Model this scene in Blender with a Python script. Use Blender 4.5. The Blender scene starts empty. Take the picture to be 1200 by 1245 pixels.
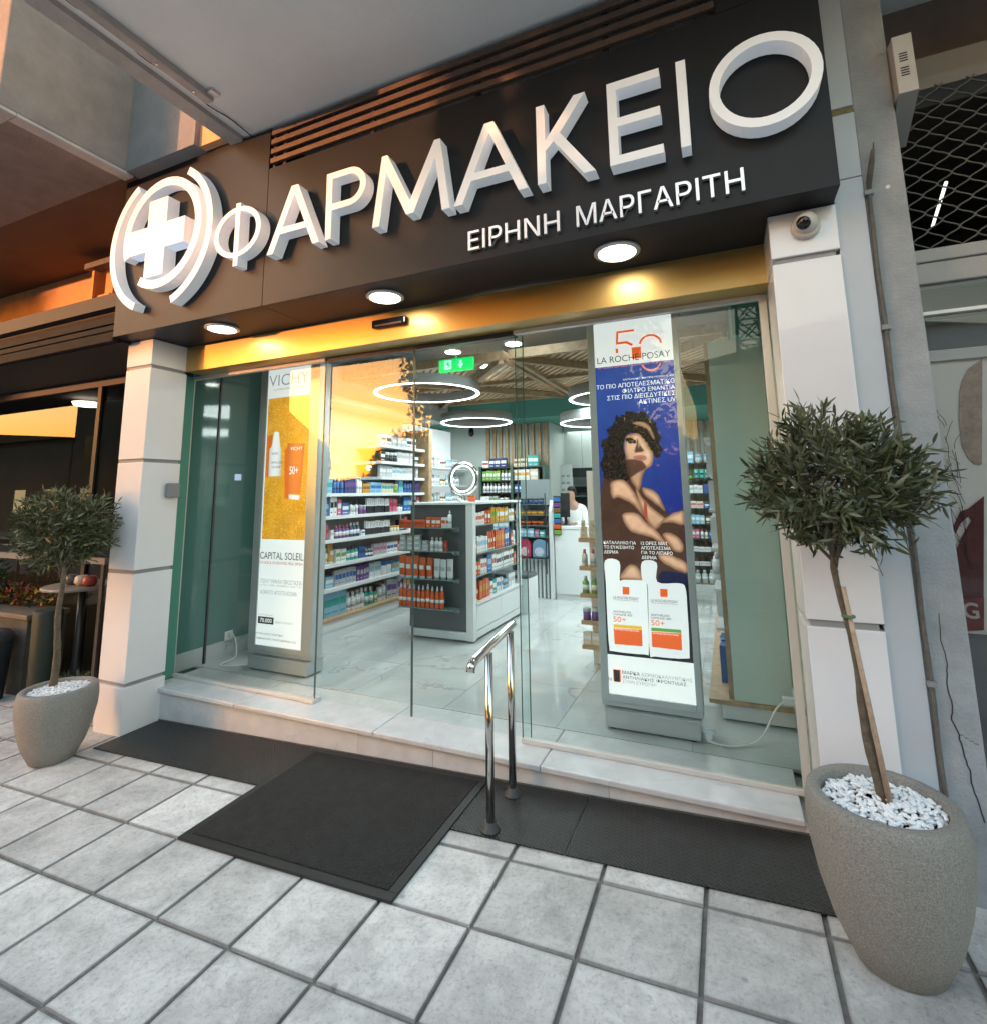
import bpy, bmesh, math, random
from mathutils import Vector, Matrix, Euler
random.seed(7)
PI = math.pi
S = bpy.context.scene
COL = S.collection

# ------------------------------------------------------------------ camera
cam_d = bpy.data.cameras.new('camera'); cam = bpy.data.objects.new('camera', cam_d); COL.objects.link(cam)
S.camera = cam
cam_d.sensor_fit = 'HORIZONTAL'; cam_d.sensor_width = 36.0
cam_d.lens = 36.0 * 636.234 / 1200
cam_d.shift_x = (600 - 601.02) / 1200; cam_d.shift_y = (505.18 - 622.5) / 1200
cam_d.clip_start = 0.05; cam_d.clip_end = 3000
yaw, pit, rol = -0.413096, 0.147084, -0.014003
fw = Vector((math.sin(yaw) * math.cos(pit), math.cos(yaw) * math.cos(pit), math.sin(pit)))
rt = Vector((math.cos(yaw), -math.sin(yaw), 0)); up = rt.cross(fw)
R_ = rt * math.cos(rol) + up * math.sin(rol); U_ = -rt * math.sin(rol) + up * math.cos(rol)
M3 = Matrix((R_, U_, -fw)).transposed()
cam.matrix_world = Matrix.Translation((4.18939, -2.349, 1.71321)) @ M3.to_4x4()

# ------------------------------------------------------------------ sky, sun, exposure
SUN_AZ = math.radians(37.2)          # to the left of straight out of the shop front
w = bpy.data.worlds.new('World'); S.world = w; w.use_nodes = True
nt = w.node_tree; nt.nodes.clear()
sky = nt.nodes.new('ShaderNodeTexSky'); sky.sky_type = 'NISHITA'; sky.sun_disc = False
sky.sun_elevation = math.radians(2.9); sky.sun_rotation = math.radians(180) + SUN_AZ
sky.altitude = 50; sky.air_density = 1.5; sky.dust_density = 3.0; sky.ozone_density = 1.7
bg = nt.nodes.new('ShaderNodeBackground'); bg.inputs[1].default_value = 0.15
wo = nt.nodes.new('ShaderNodeOutputWorld')
nt.links.new(sky.outputs[0], bg.inputs[0]); nt.links.new(bg.outputs[0], wo.inputs[0])
sd = Vector((-math.sin(SUN_AZ), -math.cos(SUN_AZ), math.tan(math.radians(1.35)))).normalized()
sl = bpy.data.lights.new('sun', 'SUN'); sl.energy = 0.38; sl.angle = math.radians(0.6); sl.color = (1.0, 0.42, 0.18)
so = bpy.data.objects.new('sun', sl); COL.objects.link(so)
so.rotation_euler = (-sd).to_track_quat('-Z', 'Y').to_euler()
S.view_settings.view_transform = 'Standard'; S.view_settings.look = 'None'
S.view_settings.exposure = 4.2; S.view_settings.gamma = 1.0; S.view_settings.use_curve_mapping = False
S.cycles.max_bounces = 10; S.cycles.transparent_max_bounces = 24
S.cycles.glossy_bounces = 6; S.cycles.sample_clamp_indirect = 6

GA, GB = 0.03889, 0.01526            # the pavement climbs to the right
def gz(x, y): return GA * x + GB * y

# ------------------------------------------------------------------ materials
MATS = {}
def mat(name, col, rough=0.5, metal=0.0, var=0.0, vs=8.0, bump=0.0, bs=60.0, emit=0.0, ecol=None, coat=0.0, spec=0.5, objrand=0.0, detail=4, coords='Object'):
    if name in MATS: return MATS[name]
    m = bpy.data.materials.new(name); m.use_nodes = True
    t = m.node_tree; b = t.nodes['Principled BSDF']
    c = (col[0], col[1], col[2], 1)
    b.inputs['Base Color'].default_value = c
    b.inputs['Roughness'].default_value = rough; b.inputs['Metallic'].default_value = metal
    b.inputs['Specular IOR Level'].default_value = spec
    b.inputs['Coat Weight'].default_value = coat; b.inputs['Coat Roughness'].default_value = 0.05
    if emit:
        b.inputs['Emission Color'].default_value = (*(ecol or col), 1); b.inputs['Emission Strength'].default_value = emit
    tc = t.nodes.new('ShaderNodeTexCoord')
    if var or objrand:
        n = t.nodes.new('ShaderNodeTexNoise'); n.inputs['Scale'].default_value = vs; n.inputs['Detail'].default_value = detail
        n.inputs['Roughness'].default_value = 0.65
        t.links.new(tc.outputs[coords], n.inputs['Vector'])
        r = t.nodes.new('ShaderNodeMapRange'); r.inputs[1].default_value = 0.3; r.inputs[2].default_value = 0.7
        r.inputs[3].default_value = 1 - var; r.inputs[4].default_value = 1 + var
        t.links.new(n.outputs[0], r.inputs[0])
        out = r.outputs[0]
        if objrand:
            oi = t.nodes.new('ShaderNodeObjectInfo'); r2 = t.nodes.new('ShaderNodeMapRange')
            r2.inputs[3].default_value = 1 - objrand; r2.inputs[4].default_value = 1 + objrand
            t.links.new(oi.outputs['Random'], r2.inputs[0])
            mu = t.nodes.new('ShaderNodeMath'); mu.operation = 'MULTIPLY'
            t.links.new(out, mu.inputs[0]); t.links.new(r2.outputs[0], mu.inputs[1]); out = mu.outputs[0]
        v = t.nodes.new('ShaderNodeVectorMath'); v.operation = 'SCALE'; v.inputs[0].default_value = col
        t.links.new(out, v.inputs['Scale']); t.links.new(v.outputs[0], b.inputs['Base Color'])
    if bump:
        n2 = t.nodes.new('ShaderNodeTexNoise'); n2.inputs['Scale'].default_value = bs; n2.inputs['Detail'].default_value = 3
        t.links.new(tc.outputs[coords], n2.inputs['Vector'])
        bp = t.nodes.new('ShaderNodeBump'); bp.inputs['Strength'].default_value = bump; bp.inputs['Distance'].default_value = 0.01
        t.links.new(n2.outputs[0], bp.inputs['Height']); t.links.new(bp.outputs[0], b.inputs['Normal'])
    MATS[name] = m
    return m

def glass(name, tint=(0.9, 0.97, 0.95), refl=1.0, ior=1.52, dark=1.0):
    m = bpy.data.materials.new(name); m.use_nodes = True; t = m.node_tree; t.nodes.clear()
    o = t.nodes.new('ShaderNodeOutputMaterial'); mx = t.nodes.new('ShaderNodeMixShader')
    tr = t.nodes.new('ShaderNodeBsdfTransparent'); tr.inputs[0].default_value = (tint[0]*dark, tint[1]*dark, tint[2]*dark, 1)
    gl = t.nodes.new('ShaderNodeBsdfGlossy'); gl.inputs['Roughness'].default_value = 0.0; gl.inputs[0].default_value = (1, 1, 1, 1)
    f = t.nodes.new('ShaderNodeFresnel'); f.inputs[0].default_value = ior
    k = t.nodes.new('ShaderNodeMath'); k.operation = 'MULTIPLY'; k.inputs[1].default_value = refl; k.use_clamp = True
    t.links.new(f.outputs[0], k.inputs[0]); t.links.new(k.outputs[0], mx.inputs[0])
    t.links.new(tr.outputs[0], mx.inputs[1]); t.links.new(gl.outputs[0], mx.inputs[2]); t.links.new(mx.outputs[0], o.inputs[0])
    return m

def N(t, kind, **kw):
    n = t.nodes.new(kind)
    for k, v in kw.items():
        if k.startswith('i'):
            key = k[1:]; key = int(key) if key.isdigit() else key.replace('_', ' ')
            n.inputs[key].default_value = v
        else: setattr(n, k, v)
    return n

def marble(name, base, vein, vscale=1.6, rough=0.08, width=0.012, amount=0.8, bumpy=0.0, dist=0.35):
    m = bpy.data.materials.new(name); m.use_nodes = True; t = m.node_tree; b = t.nodes['Principled BSDF']; L = t.links.new
    tc = N(t, 'ShaderNodeTexCoord'); oi = N(t, 'ShaderNodeObjectInfo')
    sc = N(t, 'ShaderNodeVectorMath', operation='SCALE'); sc.inputs[0].default_value = (37, 19, 53); L(oi.outputs['Random'], sc.inputs['Scale'])
    ad = N(t, 'ShaderNodeVectorMath', operation='ADD'); L(tc.outputs['Object'], ad.inputs[0]); L(sc.outputs[0], ad.inputs[1])
    n = N(t, 'ShaderNodeTexNoise', iScale=vscale, iDetail=6.0, iRoughness=0.55, iDistortion=dist); L(ad.outputs[0], n.inputs['Vector'])
    s1 = N(t, 'ShaderNodeMath', operation='SUBTRACT', i1=0.5); L(n.outputs[0], s1.inputs[0])
    a1 = N(t, 'ShaderNodeMath', operation='ABSOLUTE'); L(s1.outputs[0], a1.inputs[0])
    mr = N(t, 'ShaderNodeMapRange', i1=0.0, i2=width, i3=amount, i4=0.0); L(a1.outputs[0], mr.inputs[0])
    n3 = N(t, 'ShaderNodeTexNoise', iScale=vscale * 1.7, iDetail=2.0); L(ad.outputs[0], n3.inputs['Vector'])
    mk = N(t, 'ShaderNodeMapRange', i1=0.38, i2=0.52, i3=0.0, i4=1.0); L(n3.outputs[0], mk.inputs[0])
    mm = N(t, 'ShaderNodeMath', operation='MULTIPLY'); L(mr.outputs[0], mm.inputs[0]); L(mk.outputs[0], mm.inputs[1])
    n2 = N(t, 'ShaderNodeTexNoise', iScale=vscale * 3, iDetail=5.0); L(ad.outputs[0], n2.inputs['Vector'])
    cl = N(t, 'ShaderNodeMapRange', i1=0.35, i2=0.7, i3=0.0, i4=0.35); L(n2.outputs[0], cl.inputs[0])
    mxa = N(t, 'ShaderNodeMath', operation='MAXIMUM'); L(mm.outputs[0], mxa.inputs[0]); L(cl.outputs[0], mxa.inputs[1])
    mx = N(t, 'ShaderNodeMix', data_type='RGBA'); mx.inputs[6].default_value = (*base, 1); mx.inputs[7].default_value = (*vein, 1)
    L(mxa.outputs[0], mx.inputs[0]); L(mx.outputs[2], b.inputs['Base Color'])
    b.inputs['Roughness'].default_value = rough
    if bumpy:
        bp = N(t, 'ShaderNodeBump', iStrength=bumpy, iDistance=0.01); n5 = N(t, 'ShaderNodeTexNoise', iScale=90.0); L(tc.outputs['Object'], n5.inputs['Vector'])
        L(n5.outputs[0], bp.inputs['Height']); L(bp.outputs[0], b.inputs['Normal'])
    MATS[name] = m
    return m

def tile_mat():
    m = bpy.data.materials.new('pavement_tile'); m.use_nodes = True; t = m.node_tree; b = t.nodes['Principled BSDF']; L = t.links.new
    tc = N(t, 'ShaderNodeTexCoord'); oi = N(t, 'ShaderNodeObjectInfo')
    sc = N(t, 'ShaderNodeVectorMath', operation='SCALE'); sc.inputs[0].default_value = (31, 47, 11); L(oi.outputs['Random'], sc.inputs['Scale'])
    ad = N(t, 'ShaderNodeVectorMath', operation='ADD'); L(tc.outputs['Object'], ad.inputs[0]); L(sc.outputs[0], ad.inputs[1])
    n1 = N(t, 'ShaderNodeTexNoise', iScale=7.0, iDetail=8.0, iRoughness=0.7, iDistortion=0.5); L(ad.outputs[0], n1.inputs['Vector'])
    n2 = N(t, 'ShaderNodeTexNoise', iScale=55.0, iDetail=7.0, iRoughness=0.8); L(ad.outputs[0], n2.inputs['Vector'])
    r1 = N(t, 'ShaderNodeValToRGB'); r1.color_ramp.elements[0].position = 0.32; r1.color_ramp.elements[1].position = 0.62
    r1.color_ramp.elements[0].color = (0.47, 0.445, 0.435, 1); r1.color_ramp.elements[1].color = (0.72, 0.685, 0.665, 1); L(n1.outputs[0], r1.inputs[0])
    r2 = N(t, 'ShaderNodeMapRange', i1=0.30, i2=0.50, i3=0.58, i4=1.0); L(n2.outputs[0], r2.inputs[0])
    r3 = N(t, 'ShaderNodeMapRange', i3=0.84, i4=1.08); L(oi.outputs['Random'], r3.inputs[0])
    mu = N(t, 'ShaderNodeMath', operation='MULTIPLY'); L(r2.outputs[0], mu.inputs[0]); L(r3.outputs[0], mu.inputs[1])
    # stains and gum spots laid over the whole pavement, independent of the tiles
    ge = N(t, 'ShaderNodeNewGeometry')
    n6 = N(t, 'ShaderNodeTexNoise', iScale=1.1, iDetail=6.0, iRoughness=0.6); L(ge.outputs['Position'], n6.inputs['Vector'])
    r6 = N(t, 'ShaderNodeMapRange', i1=0.36, i2=0.60, i3=0.74, i4=1.05); L(n6.outputs[0], r6.inputs[0])
    vo = N(t, 'ShaderNodeTexVoronoi', iScale=3.3, iRandomness=1.0); L(ge.outputs['Position'], vo.inputs['Vector'])
    rv = N(t, 'ShaderNodeMapRange', i1=0.03, i2=0.055, i3=0.62, i4=1.0); L(vo.outputs['Distance'], rv.inputs[0])
    wv = N(t, 'ShaderNodeTexNoise', iScale=5.5, iDetail=9.0, iRoughness=0.55, iDistortion=1.2); L(ge.outputs['Position'], wv.inputs['Vector'])
    ws = N(t, 'ShaderNodeMath', operation='SUBTRACT', i1=0.53); L(wv.outputs[0], ws.inputs[0])
    wa = N(t, 'ShaderNodeMath', operation='ABSOLUTE'); L(ws.outputs[0], wa.inputs[0])
    wr = N(t, 'ShaderNodeMapRange', i1=0.0, i2=0.010, i3=0.86, i4=1.0); L(wa.outputs[0], wr.inputs[0])
    # worn darker rim of every tile
    sx_ = N(t, 'ShaderNodeSeparateXYZ'); L(tc.outputs['Generated'], sx_.inputs[0]); edge = None
    for ax in (0, 1):
        c0 = N(t, 'ShaderNodeMath', operation='SUBTRACT', i1=0.5); L(sx_.outputs[ax], c0.inputs[0])
        c1_ = N(t, 'ShaderNodeMath', operation='ABSOLUTE'); L(c0.outputs[0], c1_.inputs[0])
        if edge is None: edge = c1_
        else:
            mxx = N(t, 'ShaderNodeMath', operation='MAXIMUM'); L(edge.outputs[0], mxx.inputs[0]); L(c1_.outputs[0], mxx.inputs[1]); edge = mxx
    an = N(t, 'ShaderNodeMath', operation='MULTIPLY_ADD', i1=0.05); L(n2.outputs[0], an.inputs[0]); L(edge.outputs[0], an.inputs[2])
    re_ = N(t, 'ShaderNodeMapRange', i1=0.50, i2=0.525, i3=1.0, i4=0.72); L(an.outputs[0], re_.inputs[0])
    for q_ in (r6, rv, wr, re_):
        m2 = N(t, 'ShaderNodeMath', operation='MULTIPLY'); L(mu.outputs[0], m2.inputs[0]); L(q_.outputs[0], m2.inputs[1]); mu = m2
    v = N(t, 'ShaderNodeVectorMath', operation='SCALE'); L(r1.outputs[0], v.inputs[0]); L(mu.outputs[0], v.inputs['Scale'])
    L(v.outputs[0], b.inputs['Base Color']); b.inputs['Roughness'].default_value = 0.72
    bp = N(t, 'ShaderNodeBump', iStrength=0.5, iDistance=0.004); L(n2.outputs[0], bp.inputs['Height']); L(bp.outputs[0], b.inputs['Normal'])
    return m

def mat_relief(name, col, rough, kind):
    m = bpy.data.materials.new(name); m.use_nodes = True; t = m.node_tree; b = t.nodes['Principled BSDF']; L = t.links.new
    tc = N(t, 'ShaderNodeTexCoord')
    b.inputs['Base Color'].default_value = (*col, 1); b.inputs['Roughness'].default_value = rough
    n = N(t, 'ShaderNodeTexNoise', iScale=14.0, iDetail=5.0); L(tc.outputs['Object'], n.inputs['Vector'])
    r = N(t, 'ShaderNodeMapRange', i1=0.3, i2=0.7, i3=0.7, i4=1.35); L(n.outputs[0], r.inputs[0])
    v = N(t, 'ShaderNodeVectorMath', operation='SCALE'); v.inputs[0].default_value = col; L(r.outputs[0], v.inputs['Scale']); L(v.outputs[0], b.inputs['Base Color'])
    if kind == 'loop':
        h = N(t, 'ShaderNodeTexVoronoi', iScale=120.0); L(tc.outputs['Object'], h.inputs['Vector']); out = h.outputs['Distance']
    else:
        mp = N(t, 'ShaderNodeMapping'); mp.inputs['Rotation'].default_value = (0, 0, PI / 4); L(tc.outputs['Object'], mp.inputs[0])
        h = N(t, 'ShaderNodeTexBrick', offset=0.5, iScale=1.0); L(mp.outputs[0], h.inputs['Vector'])
        h.inputs['Brick Width'].default_value = 0.040; h.inputs['Row Height'].default_value = 0.015; h.inputs['Mortar Size'].default_value = 0.0045
        h.inputs['Mortar Smooth'].default_value = 0.6
        h.inputs['Color1'].default_value = (1, 1, 1, 1); h.inputs['Color2'].default_value = (1, 1, 1, 1); h.inputs['Mortar'].default_value = (0, 0, 0, 1)
        out = h.outputs['Color']
    rc = N(t, 'ShaderNodeMapRange', i1=0.0, i2=0.5 if kind == 'loop' else 1.0, i3=0.5, i4=2.1); L(out, rc.inputs[0])
    v2 = N(t, 'ShaderNodeVectorMath', operation='SCALE'); L(v.outputs[0], v2.inputs[0]); L(rc.outputs[0], v2.inputs['Scale'])
    dn = N(t, 'ShaderNodeTexNoise', iScale=260.0, iDetail=2.0); L(tc.outputs['Object'], dn.inputs['Vector'])
    dr = N(t, 'ShaderNodeMapRange', i1=0.62, i2=0.75, i3=0.0, i4=0.35); L(dn.outputs[0], dr.inputs[0])
    dm_ = N(t, 'ShaderNodeMix', data_type='RGBA'); dm_.inputs[7].default_value = (.16, .15, .14, 1); L(v2.outputs[0], dm_.inputs[6]); L(dr.outputs[0], dm_.inputs[0]); L(dm_.outputs[2], b.inputs['Base Color'])
    bp = N(t, 'ShaderNodeBump', iStrength=1.0 if kind == 'loop' else 0.9, iDistance=0.006); L(out, bp.inputs['Height']); L(bp.outputs[0], b.inputs['Normal'])
    return m

# ------------------------------------------------------------------ mesh builder
class MB:
    def __init__(s): s.v = []; s.f = []; s.m = []; s.sm = []
    def face(s, pts, m=0, sm=False):
        i = len(s.v); s.v += [tuple(p) for p in pts]; s.f.append(tuple(range(i, i + len(pts)))); s.m.append(m); s.sm.append(sm)
    def box(s, x0, y0, z0, x1, y1, z1, m=0, mt=None):
        i = len(s.v)
        x0, x1 = min(x0, x1), max(x0, x1); y0, y1 = min(y0, y1), max(y0, y1); z0, z1 = min(z0, z1), max(z0, z1)
        P = [(x0,y0,z0),(x1,y0,z0),(x1,y1,z0),(x0,y1,z0),(x0,y0,z1),(x1,y0,z1),(x1,y1,z1),(x0,y1,z1)]
        if mt is not None: P = [tuple(mt @ Vector(p)) for p in P]
        s.v += P
        for f in ((0,3,2,1),(4,5,6,7),(0,1,5,4),(1,2,6,5),(2,3,7,6),(3,0,4,7)):
            s.f.append(tuple(i + k for k in f)); s.m.append(m); s.sm.append(False)
        return s
    def prism(s, poly, y0, y1, m=0, axis='y'):          # poly in (x,z); extruded along y (or other axis)
        n = len(poly)
        def P(a, b, d):
            return (a, d, b) if axis == 'y' else ((d, a, b) if axis == 'x' else (a, b, d))
        ar = sum(poly[i][0] * poly[(i+1) % n][1] - poly[(i+1) % n][0] * poly[i][1] for i in range(n))
        if ar < 0: poly = poly[::-1]
        i = len(s.v)
        s.v += [P(a, b, y0) for a, b in poly] + [P(a, b, y1) for a, b in poly]
        s.f.append(tuple(range(i, i + n))); s.m.append(m); s.sm.append(False)
        s.f.append(tuple(range(i + 2 * n - 1, i + n - 1, -1))); s.m.append(m); s.sm.append(False)
        for k in range(n):
            s.f.append((i + k, i + n + k, i + n + (k+1) % n, i + (k+1) % n)); s.m.append(m); s.sm.append(False)
        return s
    def tube(s, pts, r, n=10, m=0, cap=True, rr=None):
        pts = [Vector(p) for p in pts]; rings = []
        up = Vector((0, 0, 1)); prev = None
        for k, p in enumerate(pts):
            d = (pts[min(k+1, len(pts)-1)] - pts[max(k-1, 0)]).normalized()
            if prev is None: a = d.cross(up if abs(d.z) < .9 else Vector((1, 0, 0))).normalized()
            else: a = (prev - d * prev.dot(d)).normalized()
            prev = a; b = d.cross(a); q = rr[k] if rr else r
            i = len(s.v); s.v += [tuple(p + a * q * math.cos(t) + b * q * math.sin(t)) for t in [2*PI*j/n for j in range(n)]]
            rings.append(i)
        for k in range(len(rings) - 1):
            for j in range(n):
                s.f.append((rings[k]+j, rings[k]+(j+1) % n, rings[k+1]+(j+1) % n, rings[k+1]+j)); s.m.append(m); s.sm.append(True)
        if cap:
            s.f.append(tuple(rings[0]+j for j in range(n-1, -1, -1))); s.m.append(m); s.sm.append(False)
            s.f.append(tuple(rings[-1]+j for j in range(n))); s.m.append(m); s.sm.append(False)
        return s
    def lathe(s, prof, c=(0, 0, 0), n=24, m=0, sx=1, sy=1, mt=None):
        rings = []
        for r, z in prof:
            i = len(s.v)
            P = [Vector((r*sx*math.cos(2*PI*j/n), r*sy*math.sin(2*PI*j/n), z)) for j in range(n)]
            if mt is not None: P = [mt @ p for p in P]
            s.v += [(p.x + c[0], p.y + c[1], p.z + c[2]) for p in P]; rings.append(i)
        for k in range(len(rings) - 1):
            for j in range(n):
                s.f.append((rings[k]+j, rings[k]+(j+1) % n, rings[k+1]+(j+1) % n, rings[k+1]+j)); s.m.append(m); s.sm.append(True)
        s.f.append(tuple(rings[0]+j for j in range(n-1, -1, -1))); s.m.append(m); s.sm.append(False)
        s.f.append(tuple(rings[-1]+j for j in range(n))); s.m.append(m); s.sm.append(False)
        return s
    def mesh(s, name, mats, off=(0, 0, 0)):
        me = bpy.data.meshes.new(name)
        me.from_pydata([(a-off[0], b-off[1], c-off[2]) for a, b, c in s.v], [], s.f)
        for mm in mats: me.materials.append(mm)
        me.polygons.foreach_set('material_index', s.m); me.polygons.foreach_set('use_smooth', s.sm)
        me.update(); return me
    def build(s, name, mats, parent=None, loc=None, bevel=0, label=None, cat=None, group=None, kind=None):
        if not isinstance(mats, (list, tuple)): mats = [mats]
        if parent is not None:
            off = wloc(parent)
            o = bpy.data.objects.new(name, s.mesh(name, mats, off)); COL.objects.link(o); o.parent = parent
        else:
            if loc is None:
                xs = [v[0] for v in s.v]; ys = [v[1] for v in s.v]; zs = [v[2] for v in s.v]
                loc = ((min(xs)+max(xs))/2, (min(ys)+max(ys))/2, min(zs))
            o = bpy.data.objects.new(name, s.mesh(name, mats, loc)); COL.objects.link(o); o.location = loc
        if bevel:
            b = o.modifiers.new('bevel', 'BEVEL'); b.width = bevel; b.segments = 2; b.limit_method = 'ANGLE'; b.angle_limit = math.radians(40)
        tag(o, label, cat, group, kind); return o

def tag(o, label=None, cat=None, group=None, kind=None):
    if label: o['label'] = label
    if cat: o['category'] = cat
    if group: o['group'] = group
    if kind: o['kind'] = kind
    return o
def wloc(o):
    l = Vector((0, 0, 0))
    while o is not None: l = l + o.location; o = o.parent
    return l
def thing(name, label, cat, loc, group=None):
    o = bpy.data.objects.new(name, None); COL.objects.link(o); o.location = loc; o.empty_display_size = 0.1
    return tag(o, label, cat, group)
def B(x0, y0, z0, x1, y1, z1): return MB().box(x0, y0, z0, x1, y1, z1)
def link_copy(src, parent, loc, rot=None):
    o = src.copy(); COL.objects.link(o); o.parent = parent; o.location = loc
    if rot: o.rotation_euler = rot
    return o

# text as real flat or raised lettering, fitted to a box x0..x1, z0..z1 on the plane facing -y
def curve_mb(loops, yf, depth):                      # closed outlines (x,z), later ones are holes
    cu = bpy.data.curves.new('t', 'CURVE'); cu.dimensions = '2D'; cu.fill_mode = 'BOTH'
    for lp in loops:
        sp = cu.splines.new('POLY'); sp.points.add(len(lp) - 1)
        for p, q in zip(sp.points, lp): p.co = (q[0], q[1], 0, 1)
        sp.use_cyclic_u = True
    xs = [q[0] for lp in loops for q in lp]; zs = [q[1] for lp in loops for q in lp]
    return glyph_mb(cu, min(xs), min(zs), max(xs), max(zs), yf, depth)
def text_mb(s, x0, z0, x1, z1, yf, depth=0.0006, bold=0.0, space=1.0, split=False):
    cu = bpy.data.curves.new('t', 'FONT'); cu.body = s; cu.space_character = space; cu.offset = bold
    cu.resolution_u = 4
    return glyph_mb(cu, x0, z0, x1, z1, yf, depth, split)
def glyph_mb(cu, x0, z0, x1, z1, yf, depth, split=False):
    ob = bpy.data.objects.new('t', cu); COL.objects.link(ob)
    bpy.context.view_layer.update()
    dg = bpy.context.evaluated_depsgraph_get(); me = bpy.data.meshes.new_from_object(ob.evaluated_get(dg))
    bpy.data.objects.remove(ob); bpy.data.curves.remove(cu)
    vs = [v.co.copy() for v in me.vertices]; fs = [tuple(p.vertices) for p in me.polygons]; bpy.data.meshes.remove(me)
    ax, bx = min(v.x for v in vs), max(v.x for v in vs); ay, by = min(v.y for v in vs), max(v.y for v in vs)
    kx = (x1-x0)/(bx-ax); kz = (z1-z0)/(by-ay)
    par = list(range(len(vs)))
    def find(a):
        while par[a] != a: par[a] = par[par[a]]; a = par[a]
        return a
    # weld by position first (glyph faces may be unshared)
    key = {}
    for i, v in enumerate(vs):
        k = (round(v.x, 5), round(v.y, 5))
        if k in key: par[find(i)] = find(key[k])
        else: key[k] = i
    for f in fs:
        for a in f[1:]: par[find(a)] = find(f[0])
    groups = {}
    for f in fs: groups.setdefault(find(f[0]) if split else 0, []).append(f)
    out = []
    for g in groups.values():
        mb = MB(); cnt = {}
        X = lambda i: (x0 + (vs[i].x-ax)*kx, z0 + (vs[i].y-ay)*kz)
        for f in g:
            p = [X(i) for i in f]
            a = sum(p[k][0]*p[(k+1) % len(p)][1] - p[(k+1) % len(p)][0]*p[k][1] for k in range(len(p)))
            if a < 0: p = p[::-1]
            mb.face([(q[0], yf, q[1]) for q in p])
            if depth > 0.001: mb.face([(q[0], yf+depth, q[1]) for q in p[::-1]])
            for k in range(len(p)):
                A = (round(p[k][0], 6), round(p[k][1], 6)); Bq = (round(p[(k+1) % len(p)][0], 6), round(p[(k+1) % len(p)][1], 6))
                if (Bq, A) in cnt: cnt[(Bq, A)] = None
                else: cnt[(A, Bq)] = (p[k], p[(k+1) % len(p)])
        if depth > 0.001:
            for e in cnt.values():
                if e: (a, b) = e; mb.face([(a[0], yf, a[1]), (a[0], yf+depth, a[1]), (b[0], yf+depth, b[1]), (b[0], yf, b[1])])
        out.append(mb)
    out.sort(key=lambda mb: min(v[0] for v in mb.v))
    return out if split else out[0]

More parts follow.
